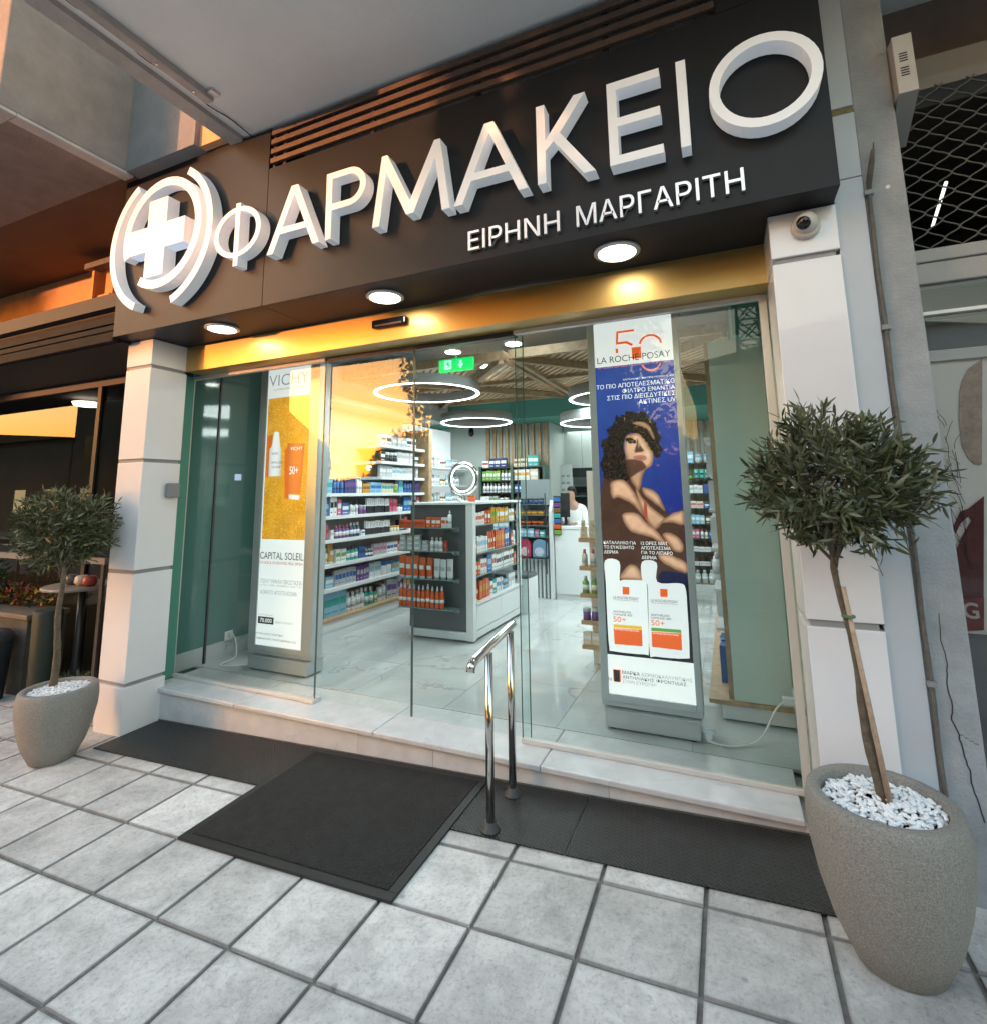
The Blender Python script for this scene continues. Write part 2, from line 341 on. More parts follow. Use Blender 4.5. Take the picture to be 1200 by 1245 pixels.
# printed shapes of the posters, in metres (x, z)
WOMAN = [('bodydark',[(3.427,1.755),(3.461,1.802),(3.548,1.804),(3.615,1.786),(3.688,1.742),(3.753,1.715),(3.812,1.615),(3.848,1.566),(3.897,1.583),(3.929,1.581),(3.924,1.201),(3.924,1.162),(3.414,1.135)]),('hair',[(3.444,1.807),(3.421,1.878),(3.451,1.956),(3.434,2.027),(3.474,2.079),(3.481,2.132),(3.531,2.164),(3.542,2.208),(3.594,2.213),(3.621,2.238),(3.681,2.226),(3.715,2.231),(3.763,2.188),(3.798,2.147),(3.799,2.103),(3.821,2.059),(3.811,2.017),(3.824,1.966),(3.797,1.924),(3.774,1.942),(3.751,1.977),(3.696,2.032),(3.639,2.087),(3.6,2.072),(3.583,1.994),(3.596,1.915),(3.618,1.828),(3.632,1.777),(3.547,1.787),(3.5,1.788)]),('skin',[(3.603,2.072),(3.631,2.086),(3.673,2.089),(3.714,2.061),(3.744,2.003),(3.764,1.96),(3.766,1.917),(3.749,1.875),(3.715,1.851),(3.692,1.801),(3.681,1.75),(3.662,1.717),(3.635,1.751),(3.612,1.798),(3.603,1.872),(3.593,1.933),(3.584,2.003)]),('hair',[(3.607,2.133),(3.676,2.146),(3.733,2.099),(3.771,2.036),(3.789,1.993),(3.779,1.963),(3.755,1.981),(3.721,2.043),(3.674,2.094),(3.631,2.092),(3.597,2.072)]),('skin',[(3.643,2.159),(3.686,2.168),(3.728,2.158),(3.755,2.128),(3.773,2.083),(3.779,2.044),(3.76,2.071),(3.742,2.107),(3.709,2.131),(3.668,2.146)]),('shade',[(3.596,1.913),(3.639,1.92),(3.685,1.913),(3.713,1.881),(3.713,1.858),(3.66,1.829),(3.612,1.803),(3.592,1.855)]),('shade',[(3.672,2.055),(3.685,2.015),(3.708,1.979),(3.701,1.967),(3.654,1.963),(3.654,1.986),(3.665,2.016)]),('hair',[(3.605,2.05),(3.629,2.059),(3.664,2.04),(3.653,2.027),(3.619,2.029)]),('white',[(3.618,2.044),(3.631,2.049),(3.65,2.039),(3.628,2.033)]),('lips',[(3.638,1.935),(3.666,1.944),(3.699,1.944),(3.728,1.931),(3.716,1.912),(3.685,1.907),(3.656,1.916)]),('skin',[(3.481,1.754),(3.513,1.786),(3.573,1.785),(3.613,1.743),(3.64,1.692),(3.666,1.633),(3.69,1.549),(3.648,1.597),(3.6,1.641),(3.533,1.672),(3.492,1.666)]),('skin',[(3.688,1.737),(3.753,1.715),(3.791,1.673),(3.822,1.583),(3.779,1.616),(3.733,1.657),(3.698,1.691)]),('skin',[(3.643,1.751),(3.673,1.683),(3.708,1.641),(3.754,1.599),(3.815,1.54),(3.793,1.501),(3.751,1.472),(3.709,1.508),(3.68,1.582),(3.656,1.675)]),('red',[(3.693,1.641),(3.709,1.629),(3.708,1.533),(3.691,1.549)]),('skin',[(3.554,1.564),(3.605,1.578),(3.654,1.566),(3.709,1.508),(3.77,1.451),(3.829,1.372),(3.813,1.371),(3.72,1.422),(3.639,1.441),(3.595,1.461),(3.56,1.515)]),('skin',[(3.785,1.509),(3.84,1.558),(3.897,1.583),(3.928,1.581),(3.927,1.504),(3.837,1.516)]),('skin',[(3.793,1.44),(3.842,1.453),(3.894,1.422),(3.913,1.382),(3.904,1.333),(3.858,1.341),(3.829,1.38)]),('skin',[(3.762,1.318),(3.81,1.323),(3.872,1.305),(3.928,1.264),(3.923,1.211),(3.852,1.233),(3.791,1.267),(3.765,1.29)]),('navy',[(3.754,1.167),(3.78,1.217),(3.866,1.213),(3.925,1.2),(3.926,1.145),(3.784,1.137)]),('skin',[(3.518,1.156),(3.545,1.214),(3.588,1.25),(3.629,1.236),(3.658,1.172),(3.658,1.151)])]
BOTTLES = [('wh',[(3.427,1.269),(3.518,1.266),(3.515,1.154),(3.542,1.153),(3.657,1.155),(3.682,1.136),(3.681,1.004),(3.673,0.738),(3.645,0.712),(3.454,0.712),(3.43,0.733),(3.425,0.905),(3.425,1.134)]),('wh2',[(3.661,1.269),(3.75,1.267),(3.747,1.151),(3.878,1.15),(3.911,1.125),(3.915,1.021),(3.911,0.754),(3.888,0.714),(3.712,0.707),(3.678,0.727),(3.685,1.005),(3.686,1.132),(3.657,1.156)]),('orange',[(3.531,1.11),(3.573,1.11),(3.572,1.064),(3.531,1.063)]),('orange',[(3.762,1.111),(3.806,1.111),(3.804,1.064),(3.761,1.063)]),('yellow',[(3.463,0.876),(3.638,0.877),(3.639,0.859),(3.462,0.856)]),('orange',[(3.463,0.852),(3.639,0.857),(3.637,0.759),(3.464,0.756)]),('green',[(3.696,0.876),(3.871,0.877),(3.871,0.858),(3.695,0.856)]),('orange',[(3.696,0.852),(3.871,0.856),(3.87,0.758),(3.695,0.762)]),('orange',[(3.447,0.604),(3.495,0.606),(3.493,0.535),(3.447,0.535)])]
VPROD = [('vred',[(0.404,2.249),(0.464,2.269),(0.48,1.896),(0.403,1.881)]),('vred',[(0.615,2.114),(0.664,2.167),(0.699,1.684),(0.64,1.695)]),('wh',[(0.482,2.285),(0.515,2.291),(0.54,2.278),(0.563,2.15),(0.575,2.127),(0.582,1.888),(0.438,1.888),(0.434,2.134),(0.46,2.155)]),('vtube',[(0.649,2.177),(0.847,2.167),(0.833,1.962),(0.818,1.726),(0.689,1.727)]),('wh',[(0.685,1.727),(0.817,1.717),(0.81,1.678),(0.687,1.688)])]
REDHAIR = [('face',[(5.275,2.279),(5.219,2.235),(5.194,2.187),(5.179,2.138),(5.162,2.006),(5.16,1.891),(5.173,1.842),(5.194,1.809),(5.219,1.808)]),('redh',[(5.208,1.67),(5.15,1.618),(5.12,1.605),(5.089,1.539),(5.092,1.507),(5.114,1.552),(5.146,1.585),(5.154,1.566),(5.109,1.487),(5.079,1.422),(5.074,1.358),(5.077,1.294),(5.066,1.262),(5.076,1.229),(5.156,1.234)]),('band',[(5.07,1.231),(5.157,1.243),(5.141,1.11),(5.07,1.1)])]

# ================================================================== MATERIAL SET
m_tile = tile_mat()
m_grout = mat('grout', (0.19, 0.175, 0.16), 0.9, var=.25, vs=20, bump=.4)
m_marble_step = marble('step_marble', (0.62, 0.62, 0.63), (0.36, 0.38, 0.42), 3.0, 0.22, 0.02, 0.35, 0.08)
m_floor = marble('shop_floor_marble', (0.54, 0.56, 0.56), (0.27, 0.28, 0.29), 0.7, 0.03, 0.010, 0.7)
m_col = mat('column_panel_white', (0.74, 0.73, 0.77), 0.22, bump=0.05, bs=500, coat=0.6, var=.02, vs=3)
m_groove = mat('groove_dark', (0.28, 0.28, 0.29), 0.6)
m_navy = mat('anthracite_panel', (0.015, 0.0165, 0.021), 0.42, var=.18, vs=1.1, spec=.22)
m_black = mat('black_gap', (0.012, 0.012, 0.013), 0.7)
m_acry = mat('white_acrylic', (0.80, 0.82, 0.86), 0.35, emit=0.009, ecol=(0.85, 0.93, 1.0), bump=.03, bs=300)
m_small = mat('brushed_steel_letters', (0.72, 0.71, 0.72), 0.28, metal=.6)
m_slab = mat('painted_slab', (0.80, 0.80, 0.80), 0.85, var=.05, vs=1.5, bump=.15, bs=40)
m_conc = mat('rough_render', (0.42, 0.40, 0.38), 0.9, var=.12, vs=5, bump=.5, bs=60)
m_pier = mat('grey_concrete_paint', (0.31, 0.325, 0.345), 0.8, var=.22, vs=4, detail=9, bump=.35, bs=90)
m_strip = mat('grey_blue_cladding', (0.46, 0.50, 0.56), 0.45, var=.05, vs=2)
m_frame = mat('white_aluminium', (0.62, 0.60, 0.58), 0.35, metal=.2)
m_darkal = mat('dark_aluminium', (0.05, 0.05, 0.055), 0.4, metal=.5)
m_lintel = mat('sunset_tinted_lintel', (0.50, 0.33, 0.11), 0.42, metal=0.75, coat=0.15, spec=1.0)  # sunset sky reflection is put into this gold base colour
m_teal = mat('teal_back_painted_glass', (0.09, 0.20, 0.18), 0.08, coat=.7)
m_tealpale = mat('pale_teal_panel', (0.58, 0.68, 0.61), 0.12, coat=.5)
m_teal2 = mat('teal_paint', (0.07, 0.24, 0.19), 0.7)
m_greywall = mat('greygreen_wall', (0.40, 0.43, 0.41), 0.7, var=.03)
m_wood = mat('oak_laminate', (0.42, 0.28, 0.16), 0.5, var=.25, vs=14, detail=6)
m_woodd = mat('dark_oak', (0.30, 0.20, 0.11), 0.5, var=.25, vs=14)
m_white = mat('white_laminate', (0.72, 0.74, 0.75), 0.25)
m_shelfgrey = mat('graphite_laminate', (0.085, 0.095, 0.10), 0.4)
m_rubber = mat_relief('checker_rubber', (0.013, 0.013, 0.014), 0.5, 'diamond')
m_loop = mat_relief('coir_loop_mat', (0.008, 0.0075, 0.007), 0.95, 'loop')
m_edge = mat('rubber_edge', (0.016, 0.016, 0.016), 0.6)
m_steel = mat('polished_steel', (0.62, 0.60, 0.58), 0.12, metal=1.0)
m_flange = mat('dark_flange', (0.05, 0.05, 0.05), 0.5)
m_pot = mat('granite_grey_pot', (0.25, 0.235, 0.215), 0.6, var=.34, vs=170, detail=3, bump=.6, bs=220)
m_peb = mat('white_pebble', (0.80, 0.80, 0.82), 0.5, var=.06, vs=8)
m_soil = mat('pot_soil', (0.10, 0.09, 0.08), 0.9)
m_bark = mat('olive_bark', (0.11, 0.085, 0.06), 0.85, var=.35, vs=30, bump=.8, bs=60)
m_stake = mat('cane_stake', (0.42, 0.30, 0.22), 0.7, var=.25, vs=25)
m_ring = mat('ring_light', (1, 1, 1), 0.5, emit=1.0, ecol=(0.93, 0.97, 1.0))
m_down = mat('downlight_diffuser', (1, 1, 1), 0.5, emit=.45, ecol=(1.0, 0.95, 0.82))
m_lampw = mat('lamp_white', (1, 1, 1), 0.5, emit=.12, ecol=(1.0, 0.97, 0.92))
m_ringbody = mat('ring_body', (0.35, 0.36, 0.36), 0.5)
m_exit = mat('exit_green', (0.0, 0.35, 0.08), 0.4, emit=.05, ecol=(0.0, 0.9, 0.18))
m_exitw = mat('exit_symbol', (0.3, 1, 0.5), 0.4, emit=.12, ecol=(0.3, 1, 0.45))
m_asphalt = mat('asphalt', (0.05, 0.05, 0.052), 0.85, var=.25, vs=30, bump=.4)
m_glassL = glass('shop_glass', (0.86, 0.965, 0.95), 0.82, 1.5)
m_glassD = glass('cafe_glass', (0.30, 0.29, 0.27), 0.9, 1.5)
m_glassR = glass('neighbour_glass', (0.88, 0.9, 0.92), 1.0, 1.5)
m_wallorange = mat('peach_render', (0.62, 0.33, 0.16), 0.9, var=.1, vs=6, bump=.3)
m_brownceil = mat('brown_soffit', (0.11, 0.065, 0.035), 0.9, var=.12, vs=3)
m_cable = mat('white_cable', (0.7, 0.7, 0.7), 0.5)
m_pipe = mat('old_pipe', (0.11, 0.10, 0.095), 0.7, var=.3, vs=20)
m_plug = mat('white_plastic', (0.72, 0.72, 0.72), 0.4)
m_greyplastic = mat('grey_plastic', (0.22, 0.23, 0.25), 0.45)
m_lens = mat('black_lens', (0.01, 0.01, 0.012), 0.08)

def plain(n, c, r=.45, **k): return mat(n, c, r, **k)

# ================================================================== GROUND
tilt = Matrix(((1, 0, 0), (0, 1, 0), (0, 0, 1)))
def gquad(x0, y0, x1, y1, dz): return [(x0, y0, gz(x0, y0)+dz), (x1, y0, gz(x1, y0)+dz), (x1, y1, gz(x1, y1)+dz), (x0, y1, gz(x0, y1)+dz)]
mb = MB(); mb.face(gquad(-14, -3.45, 12, 1.4, -0.012))
pav = mb.build('pavement', m_grout, loc=(0, 0, 0), kind='structure')
TW, TD, GR = 0.4, 0.38, 0.0085
gn = Vector((-GA, -GB, 1)).normalized()
bm_t = MB(); hx, hy = TW/2-GR, TD/2-GR
bm_t.box(-hx, -hy, -.014, hx, hy, 0)
tile_me = bm_t.mesh('tile', [m_tile])
TR = Vector((0, 0, 1)).rotation_difference(gn)
stuff_t = MB(); ntile = 0
rng = random.Random(3)
for i in range(-22, 22):
    for j in range(-3, 9):
        cx, cy = (i+.5)*TW, -(j+.5)*TD
        if cy > .56 and -.3 < cx < 4.75: continue
        near = -7 < i < 13 and j < 7
        if near and ntile < 298:
            o = bpy.data.objects.new('tile', tile_me); COL.objects.link(o); o.parent = pav
            o.location = (cx, cy, gz(cx, cy) + rng.uniform(-.0012, .0012))
            o.rotation_mode = 'QUATERNION'
            q = TR @ Euler((rng.uniform(-.003, .003), rng.uniform(-.003, .003), .003 + rng.uniform(-.004, .004))).to_quaternion(); o.rotation_quaternion = q
            o.scale = (1 - rng.uniform(0, .006), 1 - rng.uniform(0, .008), 1)
            ntile += 1
        else:
            a = gquad(cx-hx, cy-hy, cx+hx, cy+hy, 0); b_ = gquad(cx-hx, cy-hy, cx+hx, cy+hy, -.013)
            stuff_t.face(a)
            for k in range(4): stuff_t.face([a[k], b_[k], b_[(k+1) % 4], a[(k+1) % 4]])
stuff_t.build('tile_field', m_tile, parent=pav, kind='stuff')
# kerb, road, far side
k = MB()
for i in range(-14, 13):
    x0, x1 = i, i+.985
    a = gquad(x0, -3.62, x1, -3.46, .004); b_ = gquad(x0, -3.62, x1, -3.46, -.16)
    k.face(a)
    for q in range(4): k.face([a[q], b_[q], b_[(q+1) % 4], a[(q+1) % 4]])
k.build('kerb', mat('kerb_stone', (.38, .37, .35), .8, var=.15, vs=9, bump=.3), kind='structure', bevel=.012)
mb = MB(); mb.face([(-200, -8.2, -.22), (200, -8.2, -.22), (200, -3.5, -.22), (-200, -3.5, -.22)])
mb.build('road', m_asphalt, loc=(0, 0, 0), kind='structure')
mb = MB(); mb.face([(-900, -900, -.24), (900, -900, -.24), (900, 900, -.24), (-900, 900, -.24)])
mb.build('ground', mat('dry_ground', (.16, .15, .12), .95, var=.3, vs=.2), loc=(0, 0, 0), kind='structure')
mb = MB(); mb.box(-200, -10.2, -.215, 200, -8.25, -.09)
mb.build('far_pavement', mat('far_pavement', (.30, .29, .27), .9, var=.15, vs=2), loc=(0, -9, -.1), kind='structure')
mb = MB()
for i in range(-20, 20): mb.box(i*4, -5.95, -.2195, i*4+2, -5.83, -.216)
mb.build('road_marking', mat('road_paint', (.6, .6, .58), .7, var=.2, vs=10), kind='structure')

# ================================================================== SHOP PLATFORM AND STEP
PZ = 0.254
plat = thing('front_step', 'pale grey marble step running under the whole glass shop front', 'step', (2.2, .56, .05))
plat['kind'] = 'structure'
x = -.075
for x0, x1 in ((-.085, .86), (.864, 2.06), (2.064, 3.155), (3.159, 4.40)):
    mb = MB(); mb.box(x0, .545, PZ-.032, x1, 1.02, PZ); mb.build('marble_slab', m_marble_step, plat, bevel=.007)
for x0, x1 in ((-.08, .74), (.743, 1.93), (1.933, 2.48), (2.483, 3.52), (3.523, 4.44)):
    mb = MB(); mb.box(x0, .572, -.12, x1, .60, PZ-.034); mb.build('riser_panel', m_marble_step, plat)
mb = MB(); mb.box(-.1, .602, -.2, 4.46, 1.6, PZ-.034); mb.build('core', m_conc, plat)
mb = MB(); mb.face([(-.08, .571, gz(-.08, .57)), (4.44, .571, gz(4.44, .57)), (4.44, .566, gz(4.44, .57)+.014), (-.08, .566, gz(-.08, .57)+.014)][::-1]); 
mb.build('mortar_line', m_grout, plat)

# interior floor
fl = MB(); fl.face([(-.19, 1.0, PZ-.006), (4.75, 1.0, PZ-.006), (4.75, 7.4, PZ-.006), (-.19, 7.4, PZ-.006)])
flo = fl.build('floor', mat('floor_joint', (.20, .21, .21), .5), loc=(0, 0, 0), kind='structure')
ys = [1.021, 1.72, 2.52, 3.32, 4.12, 4.92, 5.72, 6.52]; xs = [-.18, .70, 1.50, 2.30, 3.10, 3.90, 4.70]
for a in range(6):
    for b_ in range(7):
        mb = MB(); mb.box(xs[a]+.0015, ys[b_]+.0015, PZ-.02, xs[a+1]-.0015, ys[b_+1]-.0015, PZ)
        mb.build('tile', m_floor, flo)

# ================================================================== COLUMNS
def column(x0, x1, base, label, face_y=.29, dep=.30, zs=None):
    t = thing('column', label, 'column', ((x0+x1)/2, face_y+dep/2, base))
    zs = zs or [base, .345, 1.155, 2.005, 2.765, 2.986]
    mb = MB(); mb.box(x0+.016, face_y+.016, base, x1-.016, face_y+dep, 2.985); mb.build('core', m_groove, t)
    for a in range(len(zs)-1):
        z0 = zs[a] + (.014 if a else 0); z1 = zs[a+1] - (.014 if a < len(zs)-2 else 0)
        ex = .006 if a == 0 else 0
        mb = MB(); mb.box(x0-ex, face_y-ex, z0, x1+ex, face_y+dep+.01, z1); mb.build('panel', m_col, t, bevel=.004)
    return t
colL = column(-.275, .036, -.02, 'white panelled column at the left end of the glass shop front, grey key box on its side')
colR = column(4.455, 4.728, .10, 'white panelled column with a dome camera, right of the glass shop front', zs=[.10, .37, 1.155, 2.76, 2.986])
for s_, x0, x1 in (('l', -.17, -.085), ('r', 4.462, 4.70)):
    pass
# jamb pieces between column and glazing
mb = MB(); mb.box(-.14, .602, PZ, -.09, .765, 2.77); mb.build('door_jamb', m_teal2, label='narrow dark green jamb between left column and glass', cat='jamb')
mb = MB(); mb.box(4.462, .602, PZ, 4.50, .765, 2.77); mb.build('door_jamb', m_tealpale, label='narrow pale jamb between right column and glass', cat='jamb')

# ================================================================== GLASS SHOP FRONT
GY = .768
gf = thing('glass_shopfront', 'full height frameless glass shop front with sliding doors between the two white columns', 'shop front', (2.2, GY, PZ))
mb = MB()
mb.box(-.145, GY-.02, PZ+.002, -.105, GY+.02, 2.77); mb.build('frame_post', m_frame, gf, bevel=.002)
mb = MB(); mb.box(4.42, GY-.02, PZ+.002, 4.458, GY+.02, 2.77); mb.build('frame_post', m_frame, gf, bevel=.002)
mb = MB(); mb.box(-.105, GY-.018, PZ+.001, 1.40, GY+.018, PZ+.026); mb.build('bottom_channel', m_frame, gf, bevel=.002)
mb = MB(); mb.box(2.975, GY-.018, PZ+.001, 4.42, GY+.018, PZ+.026); mb.build('bottom_channel', m_frame, gf, bevel=.002)
mb = MB(); mb.box(-.105, GY-.02, 2.745, 1.40, GY+.02, 2.771); mb.build('head_channel', m_frame, gf)
mb = MB(); mb.box(2.975, GY-.02, 2.745, 4.42, GY+.02, 2.771); mb.build('head_channel', m_frame, gf)
mb = MB(); mb.box(1.40, GY-.005, 2.74, 2.975, GY+.06, 2.771); mb.build('door_track', m_darkal, gf)
def pane(n, x0, x1, y, z0, z1, g, par, th=.0):
    m = MB(); m.face([(x0, y, z0), (x1, y, z0), (x1, y, z1), (x0, y, z1)]); return m.build(n, g, par)
pane('fixed_pane', -.105, 1.398, GY, PZ+.02, 2.75, m_glassL, gf)
pane('fixed_pane', 2.978, 4.42, GY, PZ+.02, 2.75, m_glassL, gf)
m_gedge = mat('glass_edge', (.07, .12, .115), .15)
for x0, x1 in ((1.36, 2.183), (2.187, 3.02)):
    d = pane('sliding_door', x0, x1, GY+.035, PZ+.012, 2.742, m_glassL, gf)
    for xx in (x0, x1-.004):
        m = MB(); m.box(xx, GY+.03, PZ+.012, xx+.004, GY+.04, 2.742); m.build('glass_edge', m_gedge, d)
for xx in (1.396, 2.976):
    m = MB(); m.box(xx, GY-.005, PZ+.02, xx+.004, GY+.005, 2.75); m.build('glass_edge', m_gedge, gf)
m = MB(); m.box(1.30, GY-.03, PZ+.001, 1.41, GY+.05, PZ+.030); m.build('door_guide', m_frame, gf, bevel=.003)

# ================================================================== LINTEL + SOFFIT + SIGN
lin = thing('door_operator_casing', 'glossy sliding door casing above the glass, sunset reflection tinted into its gold colour', 'casing', (2.2, .6, 2.77))
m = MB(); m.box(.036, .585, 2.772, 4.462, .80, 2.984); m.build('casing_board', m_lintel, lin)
m = MB(); m.box(-.09, .765, 2.772, .034, .80, 2.984); m.build('end_board', m_teal2, lin)
sn = thing('motion_sensor', 'small black door sensor bar above the sliding doors', 'sensor', (2.13, .57, 2.88))
m = MB(); m.box(1.99, .545, 2.865, 2.27, .583, 2.925); m.build('sensor_body', m_lens, sn, bevel=.012)
m = MB(); m.box(2.02, .5435, 2.872, 2.24, .546, 2.886); m.build('sensor_window', plain('sensor_window', (.10, .06, .05), .1), sn)

sg = thing('shop_sign', 'long anthracite pharmacy sign box with white raised Greek letters over the glass front', 'shop sign', (2.25, .2, 2.99))
XL, XR, SY, SZ = -.222, 4.722, .132, 2.99
m = MB(); m.box(XL, SY, SZ, 1.3935, .60, 4.31); m.build('sign_panel', m_navy, sg, bevel=.002)
m = MB(); m.box(1.3965, SY, SZ, XR, .60, 4.0); m.build('sign_panel', m_navy, sg, bevel=.002)
m = MB(); m.box(4.30, SY, 4.002, XR, .60, 4.9); m.build('sign_panel', m_navy, sg)
m = MB(); m.box(XL, SY-.004, 4.225, 1.10, SY-.001, 4.31); 
# louvre
for z0 in (4.035, 4.108, 4.181, 4.252):
    m = MB(); m.box(1.41, SY-.005, z0, 4.298, SY+.02, z0+.036); m.build('louvre_slat', mat('louvre_brown', (.10, .062, .045), .5, var=.2, vs=12), sg)
for xx in (1.40, 1.50, 2.25, 3.0, 3.75, 4.265):
    m = MB(); m.box(xx, SY+.022, 4.001, xx+.03, SY+.04, 4.31); m.build('louvre_post', m_darkal, sg)
m = MB(); m.box(1.3965, .55, 4.001, 4.298, .60, 4.31); m.build('louvre_back', m_black, sg)
# big letters
def arc(cx, cz, rx, rz, a0, a1, n): return [(cx+rx*math.cos(math.radians(a0+(a1-a0)*k/n)), cz+rz*math.sin(math.radians(a0+(a1-a0)*k/n))) for k in range(n+1)]
Z0, H, YF, DP = 3.288, .445, .040, .082
def L_(x, pts): return [(x+a, Z0+b) for a, b in pts]
def A_loops(x, W):
    k = (W/2-.028)/H
    return [L_(x, [(0, 0), (.054, 0), (.054+k*.125, .125), (W-.054-k*.125, .125), (W-.054, 0), (W, 0), (W/2+.028, H), (W/2-.028, H)]),
            L_(x, [(.054+k*.168, .168), (W-.054-k*.168, .168), (W/2, (W/2-.054)/k)])]
def P_loops(x):
    o = [(0, 0), (.046, 0), (.046, .19)] + [(a, b) for a, b in arc(.1775, .3175, .1275, .1275, -90, 90, 20)] + [(0, H)]
    h = [(.046, .232)] + arc(.1775, .3175, .085, .085, -90, 90, 18) + [(.046, .403)]
    return [L_(x, o), L_(x, h)]
phi_c = (1.226, 3.52)
def phi_loops():
    cx, cz = phi_c; s = .021; rx, rz = .222, .185; a = math.degrees(math.acos(s/rx))
    top = [(cx+s, 3.733), (cx-s, 3.733)]; bot = [(cx-s, 3.272), (cx+s, 3.272)]
    outer = arc(cx, cz, rx, rz, -a, a, 26) + top + arc(cx, cz, rx, rz, 180-a, 180+a, 26) + bot
    ri, rj = rx-.041, rz-.036; b = math.degrees(math.acos(s/ri))
    return [outer, arc(cx, cz, ri, rj, -b, b, 22), arc(cx, cz, ri, rj, 180-b, 180+b, 22)]
M_l = [L_(2.365, [(0, 0), (.050, 0), (.095, .335), (.238, .03), (.287, .03), (.430, .335), (.475, 0), (.525, 0), (.462, H), (.424, H), (.2625, .112), (.101, H), (.063, H)])]
K_l = [L_(3.405, [(0, 0), (.046, 0), (.046, .178), (.092, .222), (.243, 0), (.302, 0), (.126, .258), (.262, H), (.204, H), (.046, .236), (.046, H), (0, H)])]
E_l = [L_(3.778, [(0, 0), (.252, 0), (.252, .045), (.045, .045), (.045, .2), (.247, .2), (.247, .245), (.045, .245), (.045, .4), (.252, .4), (.252, H), (0, H)])]
I_l = [L_(4.107, [(0, 0), (.043, 0), (.043, H), (0, H)])]
O_l = [arc(4.468, 3.512, .226, .224, 0, 351, 39), arc(4.468, 3.512, .183, .181, 0, 351, 39)]
for lp in (phi_loops(), A_loops(1.517, .443), P_loops(2.006), M_l, A_loops(2.915, .437), K_l, E_l, I_l, O_l):
    curve_mb(lp, YF, DP).build('letter', m_acry, sg)
# round emblem: ring, two outer arcs, cross
em = bpy.data.objects.new('emblem', None); COL.objects.link(em); em.parent = sg; em.location = Vector((.39, SY, 3.66)) - wloc(sg)
def arcband(cx, cz, r0, r1, a0, a1, n=40): return [arc(cx, cz, r1, r1, a0, a1, n) + arc(cx, cz, r0, r0, a1, a0, n)]
curve_mb(arcband(.412, 3.700, .375, .442, -121, 200), YF, DP).build('emblem_ring', m_acry, em)
curve_mb(arcband(.39, 3.66, .525, .583, 121, 246), YF, DP).build('emblem_arc', m_acry, em)
curve_mb(arcband(.39, 3.66, .525, .583, -70, 59), YF, DP).build('emblem_arc', m_acry, em)
cx0, cx1, cz0, cz1 = .270, .484, 3.565, 3.765
curve_mb([[(cx0, 3.352), (cx1, 3.352), (cx1, cz0), (.690, cz0), (.690, cz1), (cx1, cz1), (cx1, 3.973), (cx0, 3.973), (cx0, cz1), (.066, cz1), (.066, cz0), (cx0, cz0)]], YF-.012, DP+.012).build('emblem_cross', m_acry, em)
# owner's name in small raised letters
for s_, x0, x1 in (('ΕΙΡΗΝΗ', 2.968, 3.495), ('ΜΑΡΓΑΡΙΤΗ', 3.583, 4.360)):
    for g in text_mb(s_, x0, 3.048, x1, 3.160, SY-.024, .020, bold=.004, split=True): g.build('small_letter', m_small, sg)
# soffit downlights
for i, xx in enumerate((.757, 2.249, 3.738)):
    t = thing('downlight', ('round soffit downlight above the left shop window', 'round soffit downlight above the sliding doors', 'round soffit downlight above the right shop window')[i], 'downlight', (xx, .343, SZ-.01), 'downlights under the sign box')
    MB().lathe([(.098, SZ-.002), (.122, SZ-.001), (.122, SZ-.012), (.098, SZ-.016)][::-1], (xx, .343, 0), 36).build('trim_ring', m_frame, t)
    MB().lathe([(.099, SZ-.0175), (.099, SZ-.0165)], (xx, .343, 0), 36).build('diffuser', m_down, t)

# ================================================================== CANOPY SLAB OVERHEAD
m = MB(); m.box(1.12, -1.28, 4.335, 9.0, .13, 4.55); m.box(1.12, .131, 4.335, 9.0, 1.4, 4.55); m.box(.99, .131, 4.345, 1.118, 1.4, 4.57)
slab = m.build('canopy_slab', m_slab, kind='structure', loc=(4, -.5, 4.33))
m = MB(); m.box(1.0, -1.28, 4.30, 1.119, .13, 4.56); m.build('canopy_edge_beam', mat('beam_render', (.40, .38, .37), .9, var=.12, vs=9, bump=.5, bs=60), kind='structure')
fx = thing('tube_light_batten', 'unlit grey tube light fitting under the canopy edge with a thin cable', 'light fitting', (1.24, -.7, 4.33))
m = MB(); m.box(1.22, -1.25, 4.285, 1.285, -.24, 4.332); m.build('batten_body', mat('aged_batten', (.40, .36, .34), .6, var=.15, vs=9), fx, bevel=.006)
m = MB(); m.box(1.285, -.30, 4.31, 1.335, -.235, 4.333); m.build('bracket', m_frame, fx)
pts = [(1.20-.01*math.sin(k*.9), -1.2+k*.066, 4.328-.018*math.sin(k*.55)**2) for k in range(21)]
MB().tube(pts, .004, 6).build('loose_cable', m_lens, fx)
for yy in (-1.12, -.6, -.36):
    MB().lathe([(.006, 4.276), (.008, 4.285)], (1.252, yy, 0), 8).build('screw', m_steel, fx)
m = MB(); m.box(-.225, SY+.001, 4.311, 1.0, .6, 4.36); m.build('flashing', m_black, label='black flashing strip along the top edge of the sign left end', cat='flashing')

